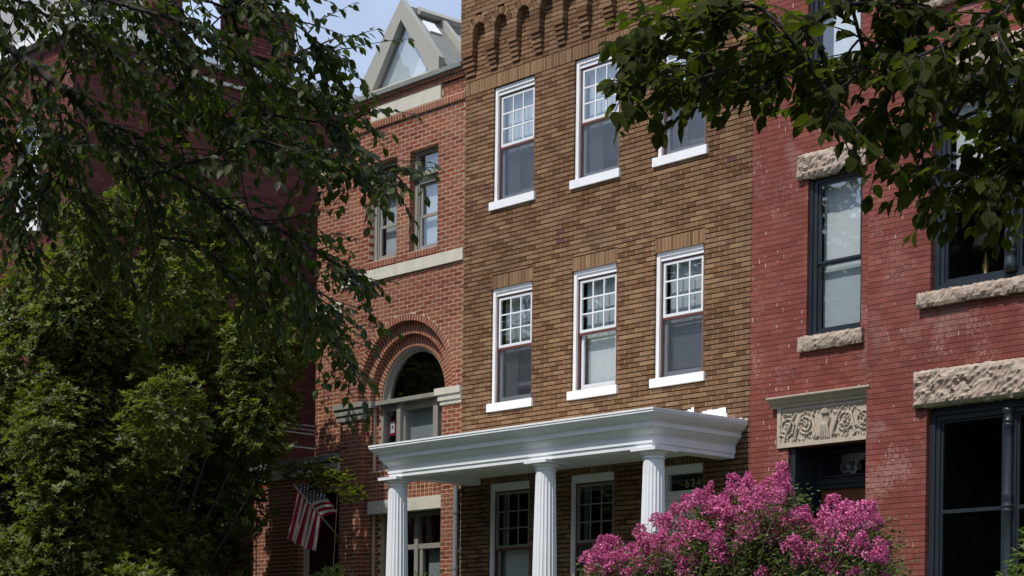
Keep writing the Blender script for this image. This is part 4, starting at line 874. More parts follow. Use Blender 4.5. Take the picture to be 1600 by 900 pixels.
# ------------------------------------------------------------------ foliage
LB=[(0.05, [(13.145, -15.874, 4.911), (13.178, -15.413, 4.808), (13.05, -14.84, 4.73), (13.055, -14.583, 4.625), (13.33, -14.526, 4.437), (13.552, -14.481, 4.279), (13.46, -14.295, 4.234), (13.279, -13.98, 4.198), (13.346, -13.804, 4.094)]), (0.016, [(13.51, -14.324, 4.218), (13.767, -14.303, 3.977), (13.714, -14.167, 3.776), (13.429, -13.956, 3.586)]), (0.03, [(13.538, -15.561, 4.668), (13.72, -14.675, 4.684), (13.999, -14.449, 4.584), (14.361, -14.346, 4.433), (14.449, -14.139, 4.322), (14.302, -13.796, 4.291), (14.291, -13.535, 4.291)]), (0.014, [(13.706, -14.277, 4.702), (14.072, -14.064, 4.719), (14.433, -13.963, 4.565), (14.482, -13.787, 4.481), (14.285, -13.534, 4.5)]), (0.016, [(14.167, -14.313, 3.84), (14.134, -14.059, 3.981), (14.444, -14.064, 3.975), (14.648, -13.968, 3.897), (14.514, -13.66, 3.921), (14.564, -13.498, 3.919), (14.847, -13.611, 3.849)]), (0.016, [(13.866, -14.126, 3.933), (14.036, -13.957, 3.786), (14.355, -13.928, 3.648), (14.297, -13.711, 3.608), (14.165, -13.486, 3.606), (14.396, -13.509, 3.492)]), (0.014, [(13.765, -13.779, 3.866), (14.043, -13.782, 3.578), (14.003, -13.608, 3.461), (13.844, -13.343, 3.399), (14.036, -13.328, 3.236), (14.248, -13.379, 3.098)]), (0.012, [(14.063, -13.88, 4.473), (14.043, -13.794, 4.319), (14.288, -13.854, 4.107), (14.487, -13.818, 3.987)]), (0.016, [(12.605, -15.17, 4.49), (12.682, -14.317, 4.22), (12.907, -14.155, 4.048), (13.208, -14.11, 3.814), (13.221, -13.973, 3.584)]), (0.016, [(12.262, -15.031, 4.79), (12.794, -14.344, 4.413), (13.012, -14.146, 4.251), (12.941, -13.816, 4.267)]), (0.014, [(13.409, -15.073, 4.778), (13.695, -14.596, 4.539), (13.578, -14.266, 4.499), (13.459, -13.951, 4.476), (13.628, -13.804, 4.317), (13.957, -13.805, 4.186)]), (0.014, [(12.325, -15.051, 4.333), (12.527, -14.445, 4.129), (12.81, -14.413, 3.892), (12.97, -14.357, 3.656)]), (0.012, [(13.542, -14.063, 3.825), (13.848, -14.007, 3.632), (13.87, -13.808, 3.511), (13.705, -13.473, 3.431), (13.707, -13.282, 3.395)]), (0.01, [(14.202, -13.823, 3.692), (14.187, -13.666, 3.514), (14.458, -13.752, 3.344), (14.445, -13.706, 3.237)]), (0.012, [(13.841, -14.017, 4.643), (14.106, -13.982, 4.672), (14.446, -14.007, 4.664), (14.516, -13.921, 4.78)]), (0.012, [(13.498, -14.615, 4.378), (13.529, -14.438, 4.5), (13.401, -14.2, 4.769), (13.462, -14.066, 4.939)]), (0.012, [(13.937, -13.796, 4.522), (14.179, -13.747, 4.461), (14.496, -13.797, 4.433), (14.491, -13.703, 4.355)]), (0.012, [(14.074, -13.705, 4.182), (14.173, -13.558, 4.222), (14.46, -13.622, 4.119), (14.593, -13.666, 3.967)]), (0.012, [(13.475, -14.439, 4.305), (13.635, -14.555, 4.012), (13.582, -14.426, 3.842), (13.311, -14.202, 3.688)]), (0.012, [(13.83, -13.861, 4.081), (13.979, -13.926, 4.216), (13.876, -13.716, 4.373), (13.765, -13.455, 4.423)]), (0.012, [(13.662, -14.075, 4.403), (13.982, -14.207, 4.503), (14.206, -14.148, 4.52), (14.158, -13.949, 4.755)]), (0.012, [(13.331, -14.722, 4.525), (13.162, -14.434, 4.223), (12.985, -14.234, 4.113), (13.107, -14.399, 3.873)]), (0.012, [(13.733, -14.293, 4.691), (13.995, -14.314, 4.475), (13.969, -14.095, 4.387), (13.776, -13.865, 4.363)]), (0.012, [(13.507, -14.322, 4.219), (13.594, -14.029, 4.125), (13.447, -13.645, 4.01), (13.567, -13.61, 3.838)]), (0.012, [(13.678, -14.653, 4.701), (13.881, -14.603, 4.491), (14.081, -14.493, 4.271), (13.916, -14.195, 4.202)]), (0.012, [(13.242, -14.677, 4.558), (12.916, -14.575, 4.399), (12.858, -14.374, 4.205), (13.059, -14.509, 3.954)])]
RB=[(0.045, [(18.724, -12.898, 3.657), (18.44, -13.366, 3.615), (18.265, -13.621, 3.519), (17.988, -13.54, 3.521), (17.738, -13.381, 3.552), (17.627, -13.512, 3.475)]), (0.022, [(18.564, -13.601, 3.831), (18.136, -13.601, 3.873), (17.81, -13.979, 3.802), (17.778, -14.313, 3.609), (17.714, -14.353, 3.539), (17.443, -14.214, 3.606), (17.227, -14.186, 3.643), (17.242, -14.413, 3.547), (17.337, -14.668, 3.429)]), (0.014, [(17.959, -14.537, 3.509), (17.799, -14.321, 3.506), (17.715, -14.2, 3.466), (17.895, -14.379, 3.31), (17.954, -14.378, 3.242)]), (0.01, [(18.188, -13.965, 3.345), (17.979, -13.719, 3.323), (17.888, -13.676, 3.238), (17.987, -13.914, 3.135)]), (0.014, [(17.75, -13.898, 3.839), (17.726, -13.795, 3.687), (17.852, -14.014, 3.487), (17.786, -13.988, 3.418), (17.617, -13.745, 3.444)]), (0.014, [(17.806, -14.464, 3.49), (17.556, -14.285, 3.543), (17.491, -14.359, 3.522), (17.601, -14.626, 3.407), (17.48, -14.607, 3.419)]), (0.014, [(18.035, -13.44, 3.943), (17.952, -13.635, 3.772), (17.994, -13.901, 3.597), (17.92, -13.893, 3.498), (17.691, -13.675, 3.495)]), (0.012, [(18.276, -13.639, 3.512), (18.048, -13.486, 3.437), (18.042, -13.618, 3.29), (18.108, -13.891, 3.136)]), (0.012, [(17.978, -14.56, 3.498), (17.828, -14.607, 3.543), (17.528, -14.492, 3.648), (17.366, -14.518, 3.663), (17.468, -14.736, 3.546)]), (0.012, [(17.538, -14.529, 3.491), (17.314, -14.374, 3.65), (17.22, -14.392, 3.69), (17.327, -14.618, 3.55)]), (0.012, [(17.727, -13.653, 3.425), (17.665, -13.635, 3.362), (17.837, -13.821, 3.21)]), (0.012, [(17.483, -14.261, 3.586), (17.409, -14.08, 3.594), (17.573, -14.258, 3.486), (17.601, -14.366, 3.436)]), (0.012, [(17.72, -13.507, 3.758), (17.981, -13.638, 3.602), (18.15, -13.724, 3.601)]), (0.012, [(17.537, -13.816, 3.791), (17.596, -13.858, 3.663), (17.713, -14.056, 3.509), (17.53, -13.968, 3.509)]), (0.012, [(17.869, -13.575, 3.482), (17.903, -13.48, 3.387), (18.136, -13.621, 3.211)]), (0.012, [(18.0, -14.169, 3.532), (17.722, -14.022, 3.634), (17.607, -14.002, 3.566)]), (0.012, [(17.649, -13.512, 3.646), (17.904, -13.664, 3.533), (18.101, -13.716, 3.496), (18.061, -13.47, 3.458)]), (0.012, [(18.251, -13.783, 3.793), (18.067, -13.668, 3.774), (18.125, -13.892, 3.606), (18.199, -13.934, 3.482)]), (0.012, [(17.969, -14.193, 3.705), (17.879, -13.907, 3.723), (17.997, -13.971, 3.579), (18.04, -14.191, 3.46)]), (0.012, [(18.187, -13.492, 3.567), (18.01, -13.5, 3.422), (18.114, -13.729, 3.195), (18.072, -13.697, 3.149)]), (0.012, [(17.89, -14.566, 3.446), (17.683, -14.435, 3.546), (17.539, -14.417, 3.624), (17.671, -14.679, 3.566)]), (0.012, [(17.441, -13.895, 3.796), (17.598, -13.93, 3.83), (17.816, -14.051, 3.684), (17.734, -13.874, 3.667)])]
BB= [(-4.76, -4.9, 7.22, 0.73), (-1.88, -5.76, 7.23, 0.44), (-2.72, -4.03, 7.35, 0.56), (0.15, -4.92, 6.96, 0.47), (2.29, -5.75, 5.66, 0.43), (-2.36, -4.02, 6.27, 0.65), (-4.67, -4.93, 6.34, 0.77), (-1.2, -5.75, 6.18, 0.52), (0.35, -4.01, 5.86, 0.3), (0.09, -4.95, 5.36, 0.51), (-0.2, -5.74, 4.8, 0.5), (-1.83, -4.0, 4.29, 0.6), (0.75, -4.97, 3.88, 0.41), (-2.59, -5.73, 4.83, 0.63), (-6.8, -4.0, 4.2, 0.83), (-2.28, -4.98, 3.97, 0.63), (2.26, -5.72, 4.74, 0.39), (0.33, -3.99, 5.27, 0.26), (-0.89, -5.0, 3.28, 0.61), (-2.05, -5.71, 3.2, 0.62), (-4.29, -3.98, 8.46, 0.44), (-0.96, -5.02, 7.64, 0.35), (1.62, -5.7, 7.09, 0.28), (-7.32, -3.98, 6.03, 0.63), (-7.02, -5.03, 6.7, 0.82), (-5.63, -5.69, 5.09, 0.88), (-1.2, -3.97, 3.26, 0.45), (-2.74, -5.05, 5.64, 0.64)]

def leaf_shape(L_, Wd, kind):
    """outline of one leaf lying in its own xy plane, stalk at the origin, folded along the midrib"""
    if kind == 'R': xs = [0, .07, .17, .29, .41, .53, .65, .77, .88, 1.0]; ws = [0, .20, .37, .47, .50, .47, .39, .27, .12, 0]
    elif kind == 'L': xs = [0, .12, .30, .50, .70, .88, 1.0]; ws = [0, .28, .46, .48, .35, .15, 0]
    else: xs = [0, .3, .65, 1.0]; ws = [0, .42, .40, 0]
    V = []; F = []
    for i, x in enumerate(xs): V.append((x * L_, 0, -.10 * L_ * x * x))
    n = len(xs); up_ = {}
    for sgn in (1, -1):
        for i in range(1, n - 1):
            jag = .035 if (kind == 'R' and i % 2) else 0
            up_[(sgn, i)] = len(V); V.append((xs[i] * L_ - .04 * L_ + jag, sgn * ws[i] * Wd, .16 * Wd * ws[i] * 2 - .10 * L_ * xs[i] ** 2))
        for i in range(n - 1):
            a = up_.get((sgn, i)); b = up_.get((sgn, i + 1)); q = [i, i + 1] + ([b] if b else []) + ([a] if a else [])
            F.append(q if sgn < 0 else q[::-1])
    return np.array(V), F
def leaf_cloud(name, mt, parent, base, frames, vals):
    """join many copies of a leaf (base V,F) placed by frames (k,3,4) into one mesh"""
    V, F = base; K = len(frames); nv = len(V)
    P = (np.einsum('kij,vj->kvi', frames[:, :, :3], V) + frames[:, None, :, 3]).reshape(-1, 3)
    o0 = np.zeros(3); r = parent
    while r is not None: o0 = o0 + np.array(r.location); r = r.parent
    P = P - o0
    ls = np.array([len(f) for f in F]); fl = np.concatenate([np.array(f) for f in F])
    li = (fl[None, :] + (np.arange(K) * nv)[:, None]).ravel(); tot = np.tile(ls, K); stt = np.concatenate([[0], np.cumsum(tot)[:-1]])
    me = bpy.data.meshes.new(name); me.vertices.add(len(P)); me.vertices.foreach_set('co', P.ravel().astype(np.float32))
    me.loops.add(len(li)); me.loops.foreach_set('vertex_index', li.astype(np.int32)); me.polygons.add(len(tot)); me.polygons.foreach_set('loop_start', stt.astype(np.int32)); me.polygons.foreach_set('loop_total', tot.astype(np.int32))
    me.update(calc_edges=True); me.validate()
    a = me.attributes.new('bv', 'FLOAT', 'FACE'); a.data.foreach_set('value', np.repeat(vals, len(F)).astype(np.float32)); me.shade_smooth()
    me.materials.append(MT[mt]); o = bpy.data.objects.new(name, me); COL.objects.link(o); o.parent = parent; return o
def frame_from(p, d, nrm, s=1.0):
    d = d / (np.linalg.norm(d) + 1e-9); n = nrm - d * nrm.dot(d); n /= np.linalg.norm(n) + 1e-9; b = np.cross(n, d)
    return np.array([[d[0] * s, b[0] * s, n[0] * s, p[0]], [d[1] * s, b[1] * s, n[1] * s, p[1]], [d[2] * s, b[2] * s, n[2] * s, p[2]]])
def smooth_path(P, n=5):
    P = [np.array(p, float) for p in P]; out = []
    for i in range(len(P) - 1):
        p0, p1, p2, p3 = P[max(i - 1, 0)], P[i], P[i + 1], P[min(i + 2, len(P) - 1)]
        for k in range(n):
            t = k / n; out.append(.5 * ((2 * p1) + (-p0 + p2) * t + (2 * p0 - 5 * p1 + 4 * p2 - p3) * t * t + (-p0 + 3 * p1 - 3 * p2 + p3) * t ** 3))
    out.append(P[-1]); return out
def twig(rs, p, d, length, nl, size, droop, leafs, tub, r0=.004, perp=None):
    """a bending twig carrying leaves on alternate sides"""
    p = np.array(p); d = d / np.linalg.norm(d); pts = [p.copy()]; st = length / nl; side = 1
    for k in range(nl):
        d = d + np.array([rs.gauss(0, .13), rs.gauss(0, .13), rs.gauss(0, .1) - droop]); d /= np.linalg.norm(d); p = p + d * st; pts.append(p.copy())
        s_ = np.cross(d, [0, 0, 1.]); s_ = s_ / (np.linalg.norm(s_) + 1e-6) * side; side = -side
        ld = d * .7 + s_ * rs.uniform(.5, 1.0) + np.array([rs.gauss(0, .25), rs.gauss(0, .25), -rs.uniform(.1, .9)])
        nm = np.array([rs.gauss(0, .45), rs.gauss(0, .45), 1.0]); sz = size * rs.uniform(.62, 1.15) * (1 - .25 * (k / nl) ** 3)
        leafs.append((p + ld / np.linalg.norm(ld) * .008, ld, nm, sz))
    ld = d + np.array([rs.gauss(0, .2), rs.gauss(0, .2), -.3]); leafs.append((p, ld, np.array([rs.gauss(0, .4), rs.gauss(0, .4), 1.]), size * rs.uniform(.7, 1)))
    tub.append((pts, [r0 * (1 - .7 * i / nl) for i in range(nl + 1)]))
def street_tree(root, branches, trunk, kind, mt, size, seed, per, tl, nl, droop, shadow, dirb):
    rs = random.Random(seed); leafs = []; tubes = []; seen = []
    for bi, (r, pts) in enumerate(branches):
        if seen:                                                  # start each branch on the wood already grown
            q = min(seen, key=lambda t: np.linalg.norm(t - np.array(pts[0]))); pts = [tuple(q)] + list(pts[1:]); r = min(r, .02)
        P = smooth_path(pts, 5); n = len(P); seen += P; r *= .62
        MB().tube(P, [max(.004, r * (1 - .82 * i / (n - 1))) for i in range(n)], 8).build('limb' if r > .02 else 'branch', 'bark', root, smooth=True)
        acc = 0.; 
        for i in range(1, n):
            seg = P[i] - P[i - 1]; l = np.linalg.norm(seg); acc += l * per * (1.0 if r < .04 else .55)
            while acc > 1:
                acc -= 1
                x, y, z = pix(P[i])
                d = seg / l * .9 + dirb * rs.uniform(-.2, .8) + np.array([rs.gauss(0, .55), rs.gauss(0, .55), rs.gauss(0, .45)])
                twig(rs, P[i], d, tl * rs.uniform(.5, 1.2), nl, size, droop, leafs, tubes)
        twig(rs, P[-1], P[-1] - P[-2], tl, nl, size, droop, leafs, tubes)
    tb = MB()
    for pts, rr in tubes: tb.tube(pts, rr, 4)
    tb.build('twigs', 'bark', root)['kind'] = 'stuff'
    V, F = leaf_shape(1.0, .66 if kind == 'R' else .62, kind); V = V * 1.0
    fr = [frame_from(p, d, nm, s) for p, d, nm, s in leafs]
    sc_ = []
    for i, (p, d, nm, s) in enumerate(leafs):
        x, y, z = pix(p); sc_.append(s / z if (0 < x < 1600 and 0 < y < 900) else 0)
    idx = sorted(range(len(leafs)), key=lambda i: -sc_[i])[:300]; ind = set(i for i in idx if sc_[i] > 0)
    rest = np.array([fr[i] for i in range(len(fr)) if i not in ind])
    leaf_cloud('foliage', mt, root, (V, F), rest, rng.random(len(rest)) * .98 + .01)['kind'] = 'stuff'
    me = bpy.data.meshes.new('leaf'); me.from_pydata(V.tolist(), [], F); me.shade_smooth(); me.materials.append(MT[mt])
    mes = [me]
    for cz, cw in ((2.6, .86), (-.6, 1.1), (1.8, .74)):
        V2 = V.copy(); V2[:, 2] *= cz; V2[:, 1] *= cw; V2[:, 2] += .10 * np.sin(V2[:, 0] * 5) * cz * .3; m2 = bpy.data.meshes.new('leaf'); m2.from_pydata(V2.tolist(), [], F); m2.shade_smooth(); m2.materials.append(MT[mt]); mes.append(m2)
    for i in sorted(ind):
        o = bpy.data.objects.new('leaf', mes[i % 4]); COL.objects.link(o); m4 = Matrix([list(fr[i][0]), list(fr[i][1]), list(fr[i][2]), [0, 0, 0, 1]]); m4.translation = m4.translation - Vector(root.location); o.parent = root; o.matrix_local = m4
    # the upper crown, above the picture, that shades these branches
    K = []
    for (cx, cy, cz, rx, rz, cnt) in shadow:
        for _ in range(cnt):
            v = np.array([rs.gauss(0, 1), rs.gauss(0, 1), rs.gauss(0, 1)]); v /= np.linalg.norm(v); q = rs.random() ** .4
            p = np.array([cx, cy, cz]) + v * np.array([rx, rx, rz]) * q
            x, y, z = pix(p)
            if z > .3 and -60 < x < 1660 and y > -70: continue
            K.append(frame_from(p, np.array([rs.gauss(0, 1), rs.gauss(0, 1), rs.gauss(0, .5) - .3]), np.array([rs.gauss(0, .5), rs.gauss(0, .5), 1.]), size * 1.7))
    if K: leaf_cloud('upper_foliage', mt, root, leaf_shape(1.0, .7, 'S'), np.array(K), rng.random(len(K)) * .98 + .01)['kind'] = 'stuff'
    tp = smooth_path(trunk, 6); MB().tube(tp, [.2 * (1 - .55 * i / (len(tp) - 1)) for i in range(len(tp))], 14).build('trunk', 'bark', root, smooth=True)
imr = np.array([rgt.x, rgt.y, 0.])
P0 = LB[0][1][0]
print('tip R', RB[1][1][-1], 'L0', P0)
TL_ = thing('street_tree', 'near street tree with small pointed leaves drooping over the left third of the view', 'tree', (11.2, -18.6, .12))
street_tree(TL_, LB, [(11.2, -18.6, .1), (11.25, -18.5, 2.2), (11.3, -18.2, 4.0), P0], 'L', 'leafL', .058, 11, 26, .34, 10, .07, [(12.5, -16.6, 9.5, 3.2, 2.2, 2600), (14.5, -15.4, 8.6, 2.4, 1.4, 1200)], imr * .8 + np.array([0, 0, -.3]))
P1 = RB[0][1][0]
TR_ = thing('street_tree', 'near street tree with broad serrated leaves hanging in from the upper right corner', 'tree', (23.2, -14.9, .0))
street_tree(TR_, RB, [(23.2, -14.9, .0), (23.2, -14.9, 2.4), (22.9, -14.8, 3.6), P1], 'R', 'leafR', .067, 23, 22, .20, 6, .03, [(20.9, -15.8, 6.4, 1.5, 1.0, 2300), (22.0, -15.8, 6.8, 2.2, 1.4, 2000)], -imr * .7 + np.array([0, 0, -.25]))
for (a, b) in (): MB().tube(smooth_path([a, b], 3), .03, 8).build('limb', 'bark', TR_, smooth=True)
for k in (): MB().tube(smooth_path([P0, LB[k][1][0]], 3), .03, 8).build('limb', 'bark', TL_, smooth=True)

# yard tree in front of the neighbouring house: rosettes of glossy leaves over crossing limbs
TM = thing('yard_tree', 'dense broad-leaved yard tree with sunlit leaf clusters at lower left', 'tree', (-4.4, -3.2, 1.15))
rs = random.Random(31); K = []; tb = MB()
blobs = [(-4.14, -2.6, 8.87, 0.4), (-3.21, -1.9, 8.13, 0.38), (-4.38, -3.6, 8.84, 0.38), (-3.01, -1.6, 7.45, 0.32), (-4.88, -4.2, 8.62, 0.32), (-2.83, -1.6, 6.83, 0.28), (-3.69, -2.3, 8.75, 0.32)] + [(-4.57, -5.0, 7.18, 0.72), (-3.0, -5.14, 7.5, 0.46), (-5.1, -2.57, 7.91, 0.62), (-4.36, -1.96, 8.1, 0.56), (-2.89, -2.21, 6.76, 0.54), (-5.11, -2.31, 6.81, 0.73), (-4.51, -5.02, 6.31, 0.77), (-3.15, -4.62, 6.57, 0.56), (-3.7, -1.17, 6.68, 0.36), (-4.28, -2.11, 6.13, 0.61), (-3.32, -3.85, 5.26, 0.57), (-5.1, -1.92, 4.67, 0.68), (-4.07, -1.74, 4.41, 0.51), (-3.02, -5.5, 4.89, 0.64), (-5.92, -4.46, 4.12, 0.81), (-3.91, -4.04, 4.13, 0.68), (-2.9, -2.19, 5.58, 0.49), (-3.7, -1.15, 5.97, 0.31), (-4.07, -3.03, 3.52, 0.7), (-2.91, -5.23, 3.26, 0.64), (-5.02, -3.56, 8.56, 0.45), (-4.17, -3.04, 8.4, 0.4), (-3.68, -2.18, 8.47, 0.35), (-6.41, -4.45, 5.88, 0.61), (-6.92, -5.08, 6.68, 0.82), (-6.07, -5.47, 5.15, 0.89), (-5.13, -1.4, 3.55, 0.53), (-3.78, -4.46, 5.81, 0.67), (-3.31, -4.2, 5.98, 0.57), (-4.8, -1.14, 5.23, 0.53), (-3.03, -1.8, 5.23, 0.25), (-2.88, -5.46, 4.15, 0.64), (-5.22, -1.26, 6.96, 0.53), (-3.97, -3.71, 7.28, 0.59), (-3.05, -5.2, 6.76, 0.55), (-5.21, -1.89, 7.51, 0.58), (-5.29, -5.12, 4.72, 0.78), (-3.14, -4.81, 4.78, 0.65), (-5.1, -2.52, 4.72, 0.62), (-4.13, -1.96, 5.52, 0.56), (-2.99, -2.14, 6.19, 0.49), (-5.15, -1.63, 4.06, 0.63), (-3.79, -3.87, 3.36, 0.68), (-4.04, -5.43, 3.1, 0.75)] + [(-5.5, -5.2, 2.6, .8), (-3.8, -5.4, 2.5, .7), (-1.5, -5.0, 2.5, .7), (-7.4, -4.9, 5.2, .9), (-7.6, -4.9, 6.6, .8), (-3.4, -5.0, 5.4, .8), (-6.0, -5.0, 3.2, .8), (-1.2, -4.8, 5.2, .6), (-3.2, -5.2, 3.4, .7), (-1.4, -4.6, 7.0, .6), (-3.6, -4.8, 6.8, .8)]
for bi_, (bx0, by0, bz0, br) in enumerate(blobs):
    if bi_ % 4 == 1: MB().tube(smooth_path([(-4.4, -3.2, 2.4), ((bx0 - 4.4) / 2 + rs.gauss(0, .15), (by0 - 3.2) / 2, (bz0 + 2.2) / 2 - .2), (bx0, by0, bz0)], 4), [.035, .032, .028, .024, .02, .016, .013, .010, .007], 5).build('limb', 'bark', TM, smooth=True)
    nros = int(330 * (br / .55) ** 2)
    for _ in range(nros):
        v = np.array([rs.gauss(0, 1), rs.gauss(0, 1), rs.gauss(.25, 1)]); v /= np.linalg.norm(v); q = .5 + .55 * rs.random() ** .5
        c = np.array([bx0, by0, bz0]) + v * br * .98 * q * (1 + .22 * math.sin(v[0] * 7 + bx0) * math.sin(v[2] * 8)) + np.array([rs.gauss(0, .05), rs.gauss(0, .05), rs.gauss(0, .05)])
        ax_ = v * .6 + np.array([rs.gauss(0, .35), rs.gauss(0, .35) - .1, .8]); ax_ /= np.linalg.norm(ax_); t1 = np.cross(ax_, [1, .2, .1]); t1 /= np.linalg.norm(t1); t2 = np.cross(ax_, t1)
        k = rs.randint(6, 9); a0 = rs.uniform(0, 6.28)
        for j in range(k):
            a = a0 + j * 2.4; el = rs.uniform(.1, .8); d = (t1 * math.cos(a) + t2 * math.sin(a)) * math.cos(el) + ax_ * math.sin(el)
            K.append(frame_from(c + ax_ * .02 * (j / k) + d * .01, d, ax_ + np.array([rs.gauss(0, .2)] * 3), rs.uniform(.065, .12)))
leaf_cloud('foliage', 'leafM', TM, leaf_shape(1.0, .46, 'S'), np.array(K), np.clip(rng.beta(2, 2.4, len(K)), .01, .99))['kind'] = 'stuff'
MB().tube(smooth_path([(-4.4, -3.2, 1.15), (-4.35, -3.2, 2.0), (-4.4, -3.2, 2.6)], 4), [.16] * 4 + [.12] * 5, 12).build('trunk', 'bark', TM, smooth=True)

def shrub(name, label, blobs, seed, mt, size, dens, base, kind='S', wd=.42, thin=False, upw=.7, group=None):
    root = thing(name, label, 'shrub', base, group); rs = random.Random(seed); K = []
    for i_, (x0, y0, z0, r) in enumerate(blobs):
        if name != 'small_tree' or i_ == 4: MB().tube(smooth_path([base, ((base[0] + x0) / 2, (base[1] + y0) / 2 + .05, (base[2] + z0) / 2), (x0, y0, z0)], 3), [.008, .008, .007, .006, .005, .004, .003], 5).build('stem', 'stem', root, smooth=True)
        for _ in range(int(dens * (r / .3) ** 2)):
            v = np.array([rs.gauss(0, 1) for _ in range(3)]); v /= np.linalg.norm(v); c = np.array([x0, y0, z0]) + v * r * (rs.random() ** .5)
            for j in range(5):
                a = rs.uniform(0, 6.28); d = np.array([math.cos(a), math.sin(a), rs.uniform(-.2, upw)])
                K.append(frame_from(c, d, np.array([rs.gauss(0, .4), rs.gauss(0, .4), 1.]), size * rs.uniform(.6, 1.2)))
    leaf_cloud('foliage', mt, root, leaf_shape(1.0, wd, kind), np.array(K), rng.random(len(K)) * .98 + .01)['kind'] = 'stuff'; return root
shrub('small_tree', 'small leafy sapling tip growing above the flag in front of the stone band', [(-3.3, -1.3, 4.93, .2), (-2.95, -1.25, 4.93, .22), (-2.6, -1.2, 4.86, .22), (-2.4, -1.2, 4.70, .24), (-2.1, -1.2, 4.76, .2), (-1.85, -1.2, 4.55, .22), (-1.62, -1.15, 4.45, .15), (-2.3, -1.15, 5.02, .12), (-2.75, -1.2, 4.7, .15)], 3, 'leafM', .085, 75, (-2.4, -1.3, 1.15), wd=.6)
shrub('shrub', 'light green feathery shrub at the bottom below the flag', [(-1.55, -2, 2.95, .3), (-1.2, -2, 3.02, .3), (-.95, -2.05, 3.08, .25), (-.75, -2, 2.9, .25), (-1.8, -2, 2.8, .25)], 4, 'leafS', .075, 130, (-1.2, -2, 1.15), wd=.25, upw=1.4)
shrub('shrub', 'sparse spiky green shrub beside the leftmost white column', [(.85, -2, 2.98, .22), (1.15, -2.0, 3.02, .18), (.6, -2, 2.9, .2), (1.35, -2, 2.92, .15)], 5, 'leafS', .09, 50, (1.0, -2, 1.15), wd=.16, upw=1.6)
shrub('shrub', 'green leafy shrub at the lower right corner by the dark window', [(10.75, -2, 3.05, .3), (10.62, -2, 2.8, .3), (10.9, -2, 3.3, .15)], 6, 'leafS', .07, 120, (10.7, -2, 1.15), wd=.45)

